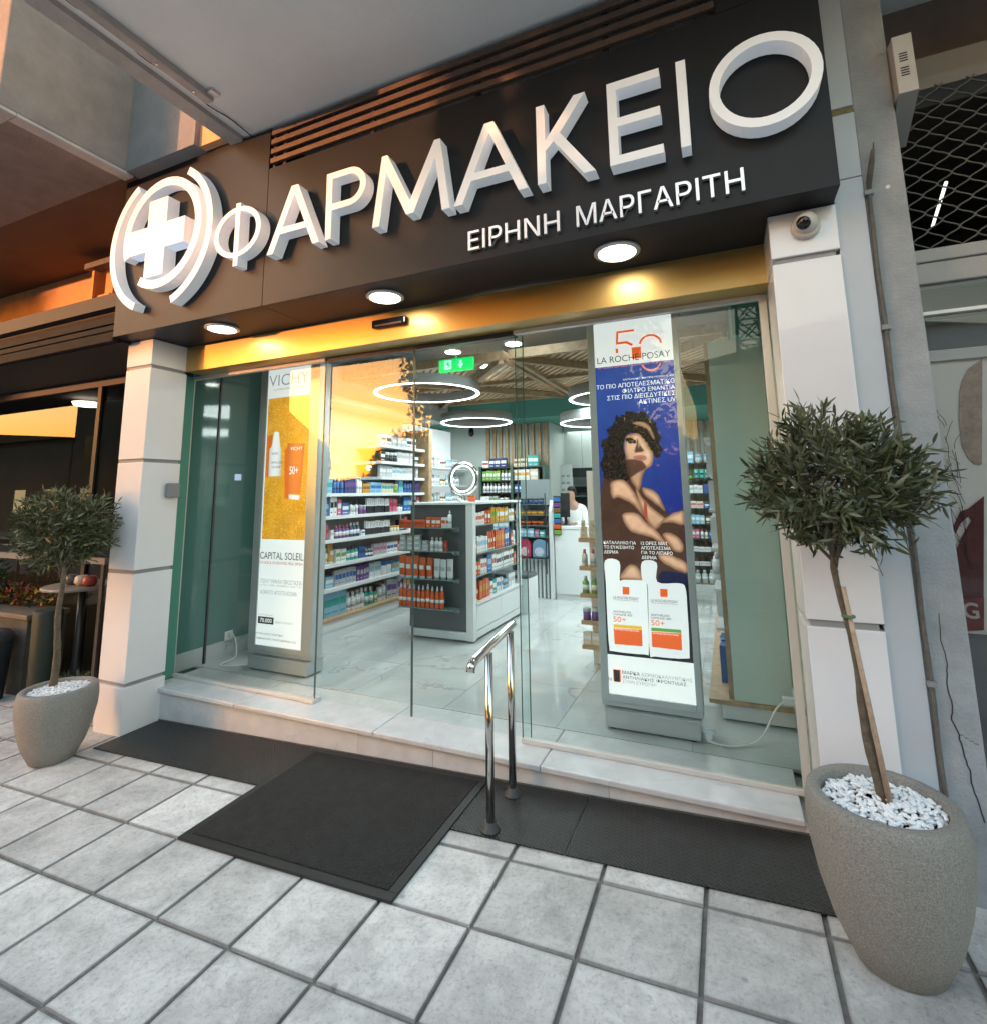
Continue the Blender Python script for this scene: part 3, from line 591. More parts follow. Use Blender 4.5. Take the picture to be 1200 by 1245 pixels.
# ================================================================== LEFT NEIGHBOUR
bal = thing('balcony', 'grey rendered concrete balcony jutting out over the cafe at the top left corner', 'balcony', (-1.9, -.35, 4.3))
m = MB(); m.box(-6.5, -.80, 4.32, -.06, .085, 6.5); m.build('parapet', mat('bounce_tinted_render', (.22, .185, .165), .9, var=.15, vs=5, bump=.5, bs=60), bal, bevel=.015)  # warm bounced light is put into this grey concrete's colour
m = MB(); m.box(-.058, .02, 4.318, .74, .131, 7.5); m.build('return_wall', mat('blue_grey_render', (.19, .19, .20), .9, var=.1, vs=6, bump=.3), bal)
m = MB(); m.box(-6.5, -.80, 4.295, -.05, -.70, 4.319); m.box(-.16, -.699, 4.295, -.05, .08, 4.319); m.build('drip_edge', m_conc, bal, bevel=.006)
m = MB(); m.box(-7.5, -.9, 4.9, -1.2, -.82, 6.2); m.build('dark_awning_box', plain('awning_blue', (.05, .075, .10), .7, var=.2, vs=6), bal)
m = MB(); m.box(-9.0, .09, 4.325, -.06, 1.1, 4.40); m.box(-9, -.695, 4.321, -.165, .088, 4.3225)
m.build('soffit', m_brownceil, label='brown soffit above the cafe front', kind='structure')
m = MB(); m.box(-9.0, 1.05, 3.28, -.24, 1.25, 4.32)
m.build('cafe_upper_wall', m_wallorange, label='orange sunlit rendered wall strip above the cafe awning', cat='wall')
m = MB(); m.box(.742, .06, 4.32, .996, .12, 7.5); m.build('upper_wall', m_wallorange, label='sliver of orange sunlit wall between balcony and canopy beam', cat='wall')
pst = thing('steel_post', 'thin rusty steel post against the orange wall above the cafe awning', 'post', (-1.95, .9, 3.35))
m = MB(); m.box(-1.99, .86, 3.2, -1.95, .98, 4.22); m.box(-1.949, .9, 3.2, -1.72, .98, 3.9); m.build('post_shaft', m_wallorange, pst)
m = MB(); m.box(-2.03, .80, 4.18, -1.55, .93, 4.24); m.build('post_bracket', m_pipe, pst)
aw = thing('cafe_awning', 'black roller awning box with grey slats over the cafe window, left of the sign', 'awning', (-2.2, .2, 3.0))
m = MB(); m.box(-9, .14, 3.255, -.235, 1.0, 3.375); m.build('awning_cover', m_black, aw)
for z0, z1, y0, c in ((3.205, 3.235, .20, .10), (3.13, 3.19, .17, .085), (3.06, 3.105, .15, .085), (2.965, 3.045, .14, .075)):
    m = MB(); m.box(-9, y0, z0, -.235, y0+.05, z1); m.build('awning_slat', mat('awning_grey%d' % int(c*1000), (c*.28, c*.26, c*.25), .8, var=.15, vs=6, spec=.1), aw, bevel=.004)
m = MB(); m.box(-9, .21, 2.97, -.24, 1.0, 3.25); m.build('awning_body', m_black, aw)
# cafe front: dark glass, frames
cf = thing('cafe_shopfront', 'dark glazed cafe front left of the white column, reflecting the street', 'cafe front', (-2.5, .95, -.1))
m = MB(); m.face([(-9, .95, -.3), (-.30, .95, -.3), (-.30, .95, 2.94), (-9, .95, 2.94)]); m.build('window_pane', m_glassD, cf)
for x0 in (-1.80, -4.2):
    m = MB(); m.box(x0, .93, -.3, x0+.06, .99, 2.879); m.build('window_frame', plain('bronze_frame', (.018, .016, .015), .5), cf)
m = MB(); m.box(-9, .93, 2.88, -.3, .99, 2.96); m.build('window_head', MATS['bronze_frame'], cf)
m = MB(); m.box(-.318, .32, -.1, -.279, 1.4, 2.95); m.build('side_trim', plain('tan_trim', (.30, .22, .16), .7, var=.2, vs=4), cf)
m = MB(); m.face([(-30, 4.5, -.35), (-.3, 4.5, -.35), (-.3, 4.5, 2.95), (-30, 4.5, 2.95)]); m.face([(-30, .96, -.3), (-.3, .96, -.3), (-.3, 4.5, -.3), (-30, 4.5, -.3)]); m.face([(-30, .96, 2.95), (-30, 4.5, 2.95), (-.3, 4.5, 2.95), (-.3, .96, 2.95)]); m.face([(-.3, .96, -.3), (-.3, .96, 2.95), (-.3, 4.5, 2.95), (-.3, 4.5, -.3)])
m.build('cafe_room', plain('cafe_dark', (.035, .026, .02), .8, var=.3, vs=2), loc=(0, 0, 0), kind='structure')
cl_ = thing('cafe_lamp', 'lit round ceiling lamp inside the dark cafe', 'lamp', (-3.4, 1.6, 2.9))
MB().lathe([(.13, 2.86), (.15, 2.90)], (-3.05, 1.5, 0), 24).build('lamp_disc', mat('cafe_lamp', (1, 1, 1), .5, emit=.8, ecol=(1, .93, .8)), cl_)
cm = thing('bullet_camera', 'small pale security camera on the cafe window head beside the column', 'camera', (-.6, .9, 2.8))
m = MB(); m.tube([(-.62, .88, 2.83), (-.50, .84, 2.79)], .022, 12); m.build('camera_body', m_greyplastic, cm)
m = MB(); m.tube([(-.50+.05*math.cos(a*.5), .86, 2.74+.05*math.sin(a*.5)) for a in range(11)], .012, 8); m.build('cable_loop', m_plug, cm)
# terrace furniture behind the glass line
lg = thing('stone_ledge', 'worn stone planter ledge in front of the cafe window', 'ledge', (-2.9, .75, -.1))
m = MB(); m.box(-5.2, .56, -.25, -1.86, .88, .60); m.build('ledge_body', mat('worn_stone', (.08, .068, .055), .9, var=.35, vs=4, bump=.5), lg)
m = MB(); m.box(-5.2, .54, .601, -1.84, .90, .645); m.build('ledge_top', mat('ledge_top', (.13, .105, .085), .6, var=.25, vs=5), lg, bevel=.006)
tb = thing('marble_side_table', 'small round pale cafe table with glass vase behind the left olive tree', 'table', (-1.35, .72, -.05))
MB().lathe([(.30, .90), (.31, .905), (.31, .925), (.30, .93)], (-1.35, .72, 0), 32).build('table_top', plain('tabletop', (.20, .18, .16), .35, var=.1, vs=6), tb)
MB().lathe([(.10, -.06), (.045, 0), (.03, .3), (.03, .9)], (-1.35, .72, 0), 16).build('table_leg', m_darkal, tb)
vs_ = thing('tall_glass_vase', 'tall greenish glass vase standing beside the cafe ledge', 'vase', (-1.62, .60, -.05))
MB().lathe([(.09, -.05), (.10, .02), (.11, .72), (.10, .74)], (-1.42, .50, 0), 20).build('vase_body', plain('green_glass', (.02, .032, .026), .55, spec=.3), vs_)
bn = thing('waste_bin', 'dark grey swing top waste bin behind the left planter', 'waste bin', (-2.05, .42, -.08))
MB().lathe([(.15, -.075), (.175, .30), (.185, .44)], (-2.05, .36, 0), 24).build('bin_body', plain('bin_plastic', (.025, .032, .038), .45), bn)
MB().lathe([(.187, .441), (.19, .47), (.15, .53), (.05, .545)], (-2.05, .36, 0), 24).build('swing_lid', plain('bin_lid', (.05, .055, .06), .4), bn)
wp = thing('white_bowl_pot', 'white bowl pot with green plant on the cafe ledge', 'plant pot', (-2.75, .7, .645))
MB().lathe([(.08, .646), (.13, .70), (.16, .80), (.165, .83), (.15, .83)], (-2.95, .66, 0), 24).build('pot_bowl', plain('white_ceramic', (.45, .45, .44), .4), wp)
def leaf_cloud(n, c, rad, ln, wd, seed, cols=1, squash=1.0):
    r = random.Random(seed); m = MB()
    for _ in range(n):
        while True:
            p = Vector((r.uniform(-1, 1), r.uniform(-1, 1), r.uniform(-1, 1)))
            if p.length < 1: break
        q = Vector((c[0]+p.x*rad[0], c[1]+p.y*rad[1], c[2]+p.z*rad[2]))
        d = (Vector((p.x, p.y, p.z+.5)) + Vector((r.uniform(-1, 1), r.uniform(-1, 1), r.uniform(-1, 1)))).normalized()
        s = d.cross(Vector((r.uniform(-1, 1), r.uniform(-1, 1), r.uniform(-1, 1)))).normalized()
        l = ln*r.uniform(.6, 1.2); w_ = wd*r.uniform(.7, 1.2)
        m.face([q, q+d*l*.5+s*w_, q+d*l, q+d*l*.5-s*w_], r.randrange(cols))
    return m
m_lf = [mat('leaf_dark', (.022, .040, .015), .55), mat('leaf_mid', (.04, .06, .022), .5), mat('leaf_pale', (.065, .08, .036), .5)]
leaf_cloud(420, (-2.95, .66, .93), (.2, .14, .16), .09, .012, 5, 3).build('plant_leaves', m_lf, wp)
hd = leaf_cloud(2600, (-3.4, .80, .74), (1.5, .09, .11), .06, .015, 6, 5)
hd.build('flower_bed', m_lf + [mat('flower_yellow', (.35, .22, .03), .6), mat('flower_red', (.25, .04, .03), .6)], label='low bed of yellow and red flowers along the cafe ledge', kind='stuff')
leaf_cloud(1500, (-1.0, .62, .06), (.42, .16, .14), .07, .006, 8, 3).build('low_grass', m_lf, kind='stuff', label='tuft of low green grass behind the left planter')
rl = thing('terrace_rail', 'pale horizontal terrace rail in front of the cafe window', 'rail', (-2.5, .5, 1.25))
m = MB(); m.box(-5.5, .46, 1.165, -.62, .50, 1.215); m.build('rail_bar', plain('rail_grey', (.16, .155, .15), .5), rl)
for xx in (-.68, -4.0): m = MB(); m.box(xx, .47, -.15, xx+.04, .49, 1.16); m.build('rail_post', m_darkal, rl)
for k, (xx, c) in enumerate(((-1.15, (.3, .05, .04)), (-1.42, (.10, .10, .10)), (-1.27, (.5, .46, .42)))):
    t = thing('table_ornament', ('red glass bowl', 'small black card holder', 'pale candle jar')[k] + ' on the cafe side table', 'ornament', (xx, .68, .93))
    MB().lathe([(.035, .931), (.06, .96), (.055, 1.0), (.04, 1.02)], (xx, .66, 0), 14).build('ornament_body', plain('orn%d' % k, c, .3), t)

# ================================================================== RIGHT NEIGHBOUR
pr = thing('concrete_pier', 'grey painted concrete pier with a long crack, right of the shop column', 'pier', (4.95, .4, .1))
m = MB(); m.box(4.845, .32, .0, 5.0, 1.0, 5.0); m.build('pier_body', m_pier, pr, bevel=.008)
cr = [(4.917, 1.22), (4.912, 1.12), (4.920, 1.03), (4.913, .96), (4.918, .88), (4.912, .83), (4.927, .78), (4.935, .72), (4.945, .66), (4.947, .60), (4.962, .53), (4.972, .47)]
rr_ = random.Random(4); fine = []
for a, b_ in zip(cr[:-1], cr[1:]):
    for k in range(4): fine.append((a[0]+(b_[0]-a[0])*k/4+rr_.uniform(-.0025, .0025), a[1]+(b_[1]-a[1])*k/4))
m = MB()
for k in range(len(fine)-1):
    w0 = .0012+.0014*min(k, 20)/20; w1 = .0012+.0014*min(k+1, 20)/20
    m.face([(fine[k][0]-w0, .319, fine[k][1]), (fine[k+1][0]-w1, .319, fine[k+1][1]), (fine[k+1][0]+w1, .319, fine[k+1][1]), (fine[k][0]+w0, .319, fine[k][1])])
for k in range(8):
    x_ = 4.928+k*.007; z_ = .78-.004*k+(.004 if k % 2 else 0); m.face([(x_, .319, z_), (x_+.007, .319, z_-.003), (x_+.007, .319, z_-.001), (x_, .319, z_+.002)])
m.build('crack', plain('crack_dark', (.05, .045, .04), .95), pr)
st = MB(); st.box(4.728, .305, .1, 4.843, .9, 3.10); st.box(4.728, .305, 3.104, 4.843, .9, 3.42); st.box(4.728, .305, 3.455, 4.843, .9, 5.0)
st.build('cladding_strip', m_strip, label='narrow grey blue cladding strip between shop column and concrete pier', cat='cladding', bevel=.003)
m = MB(); m.box(4.730, .312, 3.421, 4.842, .9, 3.454); m.build('foam_joint', plain('foam_yellow', (.22, .19, .10), .9, var=.3, vs=30, bump=.6), label='yellowish foam joint in the cladding strip', cat='joint')
pp = thing('wall_pipe', 'thin rusty cable conduit running up beside the concrete pier', 'conduit', (4.856, .3, .5))
pts = [(4.858+.002*math.sin(k*1.3), .303, .35+k*.1) for k in range(27)] + [(4.862, .298, 3.06), (4.875, .29, 3.13), (4.89, .285, 3.20)]
MB().tube(pts, .009, 8).build('conduit_tube', m_pipe, pp)
for zz in (2.38, .95, 3.0): m = MB(); m.box(4.842, .288, zz, 4.876, .318, zz+.02); m.build('conduit_clip', m_greyplastic, pp)
for k in range(7):
    MB().tube([(4.862+.004*math.sin(k), .294, 3.0), (4.868+.003*k, .284-.002*k, 3.08+.01*k), (4.882+.002*k, .280, 3.16+.012*k)], .003, 5).build('loose_wire', m_pipe, pp)
m = MB(); m.prism([(4.935+.009*math.cos(a*.7)*(1+.2*math.sin(a*3)), 3.03+.009*math.sin(a*.7)) for a in range(9)], .3175, .3195); m.build('paint_scrap', m_plug, pr)
m = MB(); m.tube([(4.90, .40-.085, .60-.2), (4.93, .31, .50)], .006, 6)
RY = .5
rn = thing('neighbour_shopfront', 'closed shop window right of the pier with dark grille and red hair poster', 'shop front', (6, RY, .2))
m = MB(); m.box(5.0, RY-.01, 2.72, 9, RY+.10, 2.781); m.box(5.0, RY+.0, 2.62, 9, RY+.09, 2.719); m.build('window_head', plain('grey_alu', (.30, .29, .285), .45, var=.08, vs=5), rn, bevel=.006)
m = MB(); m.box(5.0, RY-.012, .1, 5.05, RY+.09, 2.62); m.build('window_jamb', plain('grey_alu', (.30, .29, .285), .45), rn, bevel=.004)
m = MB(); m.box(5.05, RY-.005, 2.475, 9, RY+.05, 2.49); m.build('transom', m_frame, rn)
m = MB(); m.face([(5.05, RY+.02, .2), (9, RY+.02, .2), (9, RY+.02, 2.62), (5.05, RY+.02, 2.62)]); m.build('window_pane', m_glassR, rn)
m = MB(); m.box(5.0, RY+.05, 3.60, 9, RY+.2, 3.66); m.box(5.0, RY+.1, 3.66, 9, RY+.3, 3.80); m.build('upper_rail', plain('upper_grey', (.22, .20, .19), .6), rn)
m = MB(); m.face([(5.0, RY+.4, 3.80), (9, RY+.4, 3.80), (9, RY+.4, 5), (5.0, RY+.4, 5)]); m.build('upper_wall', plain('brown_wall', (.20, .15, .12), .9, var=.15, vs=3), label='brown wall above the right neighbour grille', kind='structure')
m = MB(); m.box(5.06, RY+.10, .2, 9, RY+.12, 1.09); m.build('lower_board', plain('lower_grey', (.16, .17, .18), .6), rn)
m = MB(); m.box(5.06, RY+.125, .2, 9, RY+.14, 2.34); m.build('poster_sheet', plain('poster_white', (.80, .78, .76), .6), rn)
m = MB(); m.box(5.06, RY+.10, 2.283, 9, RY+.121, 2.333); m.build('poster_edge', plain('poster_edge', (.7, .7, .7), .6), rn)
m = MB(); m.box(5.06, RY+.10, 2.335, 9, RY+.115, 2.474); m.build('blind_top', plain('blind_grey', (.19, .22, .24), .6), rn)
m = MB(); m.box(5.06, RY+.10, 2.492, 9, RY+.115, 2.615); m.build('dark_top', m_black, rn)
colmap = {'face': (.42, .33, .28), 'redh': (.11, .022, .025), 'band': (.20, .055, .05)}
for i, (c, pl) in enumerate(REDHAIR):
    m = MB(); m.prism([(a, b_) for a, b_ in pl], RY+.118-.004*i, RY+.121-.004*i)
    m.build('poster_' + {'face': 'face', 'redh': 'red_hair', 'band': 'red_band'}[c], plain('rp_'+c, colmap[c], .6, var=.25, vs=30), rn)
rh = random.Random(12); m = MB()
for k in range(26):
    x0, z0 = 5.10+rh.uniform(-.01, .04), 1.25+rh.uniform(0, .75); a = rh.uniform(1.2, 2.6); L0 = rh.uniform(.08, .22); p = []
    for s_ in range(9):
        p.append((max(x0, 5.085), z0)); x0 += math.cos(a)*L0/8*.45; z0 += math.sin(a)*L0/8; a += rh.uniform(-.35, .5)*.6
    for s_ in range(8): m.face([(p[s_][0]-.0012, RY+.104, p[s_][1]), (p[s_+1][0]-.0012, RY+.104, p[s_+1][1]), (p[s_+1][0]+.0012, RY+.104, p[s_+1][1]), (p[s_][0]+.0012, RY+.104, p[s_][1])])
m.build('poster_strand', plain('rp_strand', (.05, .02, .02), .6), rn)
text_mb('G', 5.077, 1.155, 5.130, 1.222, RY+.101, bold=.02).build('poster_lettering', plain('rp_g', (.55, .5, .5), .6), rn)
# grille
m = MB(); cw, ch, r_ = .118, .044, .0042
for i in range(34):
    p = []
    for k in range(8*20+1):
        z = 2.79 + k*ch/6
        if z > 3.60: break
        ph = k/6*PI
        p.append((5.03+i*cw/2*1.0+(cw*.245)*math.cos(ph)*(1 if i % 2 else -1), RY+.03, z))
    m.tube(p, r_, 5, cap=False)
m.build('roller_grille', plain('grille_grey', (.11, .105, .10), .5, metal=.4), rn)
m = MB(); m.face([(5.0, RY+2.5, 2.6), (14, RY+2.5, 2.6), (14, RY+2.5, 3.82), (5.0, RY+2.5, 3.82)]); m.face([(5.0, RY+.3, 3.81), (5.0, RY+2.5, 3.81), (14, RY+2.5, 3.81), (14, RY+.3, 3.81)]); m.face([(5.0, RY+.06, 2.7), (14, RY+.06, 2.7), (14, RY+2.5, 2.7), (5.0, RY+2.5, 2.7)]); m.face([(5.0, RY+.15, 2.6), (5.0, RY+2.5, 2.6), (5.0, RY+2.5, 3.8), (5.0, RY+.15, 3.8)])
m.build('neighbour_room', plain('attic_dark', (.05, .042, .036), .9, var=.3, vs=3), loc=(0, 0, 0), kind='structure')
for k, (x0, z0) in enumerate(((5.36, 3.30), (5.62, 3.22))):
    t = thing('tube_lamp', ('lit tube lamp behind the grille, nearer the pier', 'lit tube lamp behind the grille, at the frame edge')[k], 'lamp', (x0, 1.5, z0))
    m = MB(); m.tube([(x0, .95, z0), (x0+.1, 1.5, z0)], .008, 8); m.build('lamp_tube', m_lampw, t)
hb = thing('vented_box', 'small white vented metal box on the right side of the concrete pier', 'vent box', (5.04, .3, 3.35))
m = MB(); m.box(5.002, .262, 3.42, 5.075, .50, 3.70); m.build('box_body', plain('vent_white', (.50, .48, .47), .5, var=.05), hb, bevel=.003)
m = MB(); m.prism([(.262, 3.419), (.50, 3.419), (.50, 3.30)], 5.003, 5.074, axis='x'); m.build('sloped_grille', plain('vent_grey', (.25, .25, .25), .5), hb)
for k in range(4):
    for q in range(2): m = MB(); m.box(5.020+.0, .2605, 3.50+q*.07+k*.012, 5.050, .263, 3.505+q*.07+k*.012); m.build('vent_slot', m_black, hb)

# ================================================================== MATS
def flatmat(name, x0, y0, x1, y1, mt, label, dz, th, loopm=None):
    t = thing(name, label, 'mat', ((x0+x1)/2, (y0+y1)/2, gz((x0+x1)/2, (y0+y1)/2)))
    a = gquad(x0, y0, x1, y1, dz+th); b_ = gquad(x0, y0, x1, y1, dz)
    m = MB(); m.face(a)
    for q in range(4): m.face([a[q], b_[q], b_[(q+1) % 4], a[(q+1) % 4]])
    m.build('mat_sheet', mt, t)
    return t
flatmat('rubber_mat', .06, .10, 1.60, .558, m_rubber, 'dark ribbed rubber mat lying by the left column foot', .003, .005)
flatmat('rubber_mat', 2.853, .098, 3.42, .558, m_rubber, 'short checkered rubber mat under the steel handrail', .003, .005)
flatmat('rubber_mat', 3.424, .098, 4.47, .558, m_rubber, 'long checkered rubber mat reaching the right planter', .003, .005)
dm = flatmat('entrance_mat', 1.655, -.345, 2.81, .505, m_loop, 'large black coir entrance mat with rubber rim in front of the door', .009, .009)
m = MB()
E0 = (1.61, -.39, 2.855, .55)
for (x0, y0, x1, y1) in ((E0[0], E0[1], E0[2], -.347), (E0[0], .507, E0[2], E0[3]), (E0[0], -.345, 1.653, .505), (2.812, -.345, E0[2], .505)):
    a = gquad(x0, y0, x1, y1, .014); b_ = gquad(x0, y0, x1, y1, .002); m.face(a)
    for q in range(4): m.face([a[q], b_[q], b_[(q+1) % 4], a[(q+1) % 4]])
m.build('mat_rim', m_edge, dm)

# ================================================================== HANDRAIL
hr = thing('handrail', 'polished steel handrail on two posts by the entrance step', 'handrail', (3.04, .3, .13))
P1 = (3.045, .150); P2 = (3.036, .455)
for (px, py), zt in ((P1, .925), (P2, .955)):
    o = MB().tube([(px, py, gz(px, py)+.02), (px, py, zt)], .0205, 20).build('post', m_steel, hr)
    MB().lathe([(.045, gz(px, py)+.008), (.045, gz(px, py)+.014), (.028, gz(px, py)+.022), (.027, gz(px, py)+.045), (.0215, gz(px, py)+.047)], (px, py, 0), 24).build('base_flange', m_flange, o)
pts = [(3.046, -.055, .895), (3.046, -.045, .922), (3.046, -.015, .935), (3.040, .2, .955), (3.034, .49, .985), (3.033, .505, .985)]
MB().tube(pts, .0215, 20).build('grab_bar', m_steel, hr)

# ================================================================== PLANTERS WITH OLIVE TREES
def pot(name, label, cx, cy, zb, hgt, rtop, seed, bev=.0):
    t = thing(name, label, 'planter', (cx, cy, zb))
    R = rtop
    prof = [(R*.50, zb), (R*.55, zb+.006), (R*.76, zb+hgt*.22), (R*.90, zb+hgt*.45), (R*.985, zb+hgt*.68), (R*1.0, zb+hgt*.83), (R*.985, zb+hgt*.93), (R*.955, zb+hgt*.985), (R*.92, zb+hgt), (R*.80, zb+hgt*1.0), (R*.775, zb+hgt*.985), (R*.77, zb+hgt*.90)]
    MB().lathe(prof, (cx, cy, 0), 64).build('pot_body', m_pot, t)
    MB().lathe([(R*.1, zb+hgt*.905), (R*.775, zb+hgt*.905)], (cx, cy, 0), 40).build('soil', m_soil, t)
    r = random.Random(seed); m = MB(); Rp = R*.76
    ico = bmesh.new(); bmesh.ops.create_icosphere(ico, subdivisions=1, radius=1); ico.verts.ensure_lookup_table()
    vv = [v.co.copy() for v in ico.verts]; ff = [tuple(v.index for v in f.verts) for f in ico.faces]; ico.free()
    for k in range(820):
        a = r.uniform(0, 2*PI); q = Rp*math.sqrt(r.random())*.98
        c = Vector((cx+q*math.cos(a), cy+q*math.sin(a), zb+hgt*.915 + r.uniform(0, .02)+.018*(1-(q/Rp)**2)))
        l = r.uniform(.010, .019); rot = Euler((r.uniform(-.5, .5), r.uniform(-.5, .5), r.uniform(0, PI))).to_matrix()
        i = len(m.v)
        for v in vv:
            p = rot @ Vector((v.x*l, v.y*l*.62, v.z*l*.42)); m.v.append(tuple(c+p))
        for f in ff: m.f.append(tuple(i+j for j in f)); m.m.append(0); m.sm.append(True)
    o = m.build('pebbles', m_peb, loc=(cx, cy, zb+hgt*.9), kind='stuff', label='white pebbles covering the soil of the ' + ('right' if 'right' in label else 'left') + ' planter')
    s = o.modifiers.new('sub', 'SUBSURF'); s.levels = 1; s.render_levels = 1
    return t
PR = dict(cx=4.595, cy=-.030, zb=.178, hgt=.495, rtop=.232)
PL = dict(cx=-.055, cy=-.085, zb=-.0, hgt=.455, rtop=.225)
pot('planter', 'tall rounded granite grey planter at the right end of the step', seed=1, **PR)
pot('planter', 'tall rounded granite grey planter in front of the left column', seed=2, **PL)

m_ol = [mat('olive_leaf_dark', (.046, .058, .022), .5), mat('olive_leaf', (.085, .098, .040), .45), mat('olive_leaf_silver', (.18, .19, .12), .5)]
def olive(label, base, top, c, rad, seed, ntw, stake, tr, leaf, lean=(0, 0)):
    r = random.Random(seed)
    t = thing('olive_tree', label, 'olive tree', base)
    b0 = Vector(base); t0 = Vector(top); pts = []; rr = []
    for k in range(15):
        f = k/14; p = b0.lerp(t0, f) + Vector((.007*math.sin(f*9+seed), .005*math.sin(f*7), 0)); pts.append(p); rr.append(tr*(1.15-.45*f)*(1+.08*math.sin(k*2.3)))
    pts.append(t0+Vector((0, 0, .12))); rr.append(tr*.4)
    m = MB(); m.tube(pts, tr, 12, rr=rr); m.build('trunk', m_bark, t)
    br = MB(); C0 = Vector(c)
    crown = MB()
    def leaf_at(q, d, l, w_):
        s = d.cross(Vector((r.uniform(-1, 1), r.uniform(-1, 1), r.uniform(-1, 1)))).normalized(); nrm = d.cross(s)
        cup = nrm*w_*.3
        mi = 2 if r.random() < .24 else (0 if r.random() < .4 else 1)
        crown.face([q, q+d*l*.35+s*w_+cup, q+d*l*.72+s*w_*.8+cup, q+d*l], mi); crown.face([q, q+d*l, q+d*l*.72-s*w_*.8+cup, q+d*l*.35-s*w_+cup], mi)
    for k in range(16):
        a = 2*PI*k/16+r.uniform(-.3, .3); e = C0+Vector((math.cos(a)*rad[0]*.6, math.sin(a)*rad[1]*.6, r.uniform(-.5, .6)*rad[2]))
        br.tube([t0+Vector((0, 0, r.uniform(-.02, .1))), t0.lerp(e, .5)+Vector((0, 0, .02)), e], .005, 5, rr=[.0075, .005, .0025])
    for k in range(ntw):
        while True:
            p = Vector((r.uniform(-1, 1), r.uniform(-1, 1), r.uniform(-1, 1)))
            if .25 < p.length < 1: break
        if r.random() < .72: p = p.normalized()*r.uniform(.72, 1.0)
        sh = 1+.10*math.sin(3*math.atan2(p.y, p.x)+seed)+.07*math.sin(5*p.z+seed)
        q = C0+Vector((p.x*rad[0]*sh, p.y*rad[1]*sh, p.z*rad[2]*sh*(1 if p.z > 0 else .92)))
        d = (Vector((p.x, p.y, p.z*.8+.22))+Vector((r.uniform(-.6, .6), r.uniform(-.6, .6), r.uniform(-.5, .6)))).normalized()
        L = r.uniform(.07, .15)*leaf/.05
        if k % 17 == 0: q = q+d*.045; L *= 1.4
        st_ = q-d*L; br.tube([st_, q], .0016, 3, cap=False)
        n = r.randrange(8, 12); side = d.cross(Vector((0, 0, 1)) if abs(d.z) < .9 else Vector((1, 0, 0))).normalized(); oth = d.cross(side)
        for j in range(n):
            f = (j+1)/n; a = (PI/2 if j % 4 < 2 else 0)+(PI if j % 2 else 0)+r.uniform(-.4, .4)
            o_ = side*math.cos(a)+oth*math.sin(a)
            dd = (d*r.uniform(.75, 1.3)+o_*.8).normalized()
            leaf_at(st_+d*L*f, dd, leaf*r.uniform(.6, 1.25), leaf*.10)
    br.build('branches', m_bark, t); crown.build('crown', m_ol, t)
    if stake:
        m = MB(); m.tube([stake[0], stake[1]], .0085, 10, rr=[.0095, .0075]); m.build('stake', m_stake, t)
        mid = Vector(stake[0]).lerp(Vector(stake[1]), .86)
        m = MB(); m.lathe([(.021, -.004), (.023, .0), (.021, .004)], tuple(mid + Vector((-.004, 0, 0))), 16); m.build('tie', plain('tie_green', (.08, .16, .09), .6), t)
    return t
olive('clipped round olive tree in the right planter, tied to a cane stake', (4.600, -.03, .63), (4.535, -.02, 1.42), (4.553, -.02, 1.74), (.300, .28, .295), 21, 470, ((4.618, -.045, .635), (4.548, -.045, 1.36)), .0155, .058)
olive('clipped olive tree with a round crown in the left planter, dark cafe behind', (-.115, -.09, .415), (-.155, -.08, 1.15), (-.325, -.02, 1.50), (.32, .32, .30), 5, 470, None, .021, .062)

# small fittings on the columns
dc = thing('dome_camera', 'round white dome security camera at the top of the right column', 'camera', (4.60, .26, 2.93))
mtd = Matrix.Rotation(math.radians(90), 3, 'X')
m = MB(); m.lathe([(.058, -.002), (.060, .012), (.056, .03)], (4.603, .289, 2.90), 32, mt=mtd); m.build('camera_base', plain('cam_white', (.55, .52, .49), .4), dc)
bmx = bmesh.new(); bmesh.ops.create_uvsphere(bmx, u_segments=28, v_segments=18, radius=.047)
me = bpy.data.meshes.new('camera_ball'); bmx.to_mesh(me); bmx.free()
for p in me.polygons: p.use_smooth = True
me.materials.append(MATS['cam_white']); o = bpy.data.objects.new('camera_ball', me); COL.objects.link(o); o.parent = dc; o.location = Vector((4.603, .250, 2.905))-dc.location
m = MB(); m.lathe([(.026, .034), (.030, .040), (.026, .0485), (.004, .052)], (4.603, .250, 2.905), 24, mt=(Matrix.Rotation(math.radians(115), 3, 'X') @ Matrix.Rotation(math.radians(-25), 3, 'Y'))); m.build('lens', m_lens, dc)
kb = thing('key_box', 'small grey plastic box on the inner side of the left column', 'key box', (.05, .53, 1.71))
m = MB(); m.box(.0475, .475, 1.712, .085, .585, 1.83); m.build('box_cover', m_greyplastic, kb, bevel=.012)

# ================================================================== SHOP INTERIOR SHELL
m = MB(); m.box(-.35, .81, PZ-.1, -.172, 7.4, 3.4); m.build('wall', m_teal, kind='structure', label='teal left wall of the shop')
lw = thing('teal_wall_panel', 'teal glass wall panels with dark vertical trims behind the left window', 'wall panel', (-.16, 1.2, PZ))
m = MB(); m.box(-.171, .83, .40, -.160, 1.082, 3.2); m.build('glass_panel', m_teal, lw)
m = MB(); m.box(-.171, 1.104, .40, -.160, 1.60, 3.2); m.build('glass_panel', m_teal, lw)
m = MB(); m.box(-.171, 1.084, PZ, -.150, 1.102, 3.2); m.build('dark_trim', m_darkal, lw)
m = MB(); m.box(-.171, .83, PZ, -.163, 1.08, .398); m.box(-.171, 1.104, PZ, -.163, 1.6, .398); m.build('skirting', m_floor, lw)
m = MB(); m.box(-.17, 1.56, PZ, .28, 1.82, 3.2); m.build('side_wall', m_tealpale, kind='structure', label='pale return wall behind the left light box')
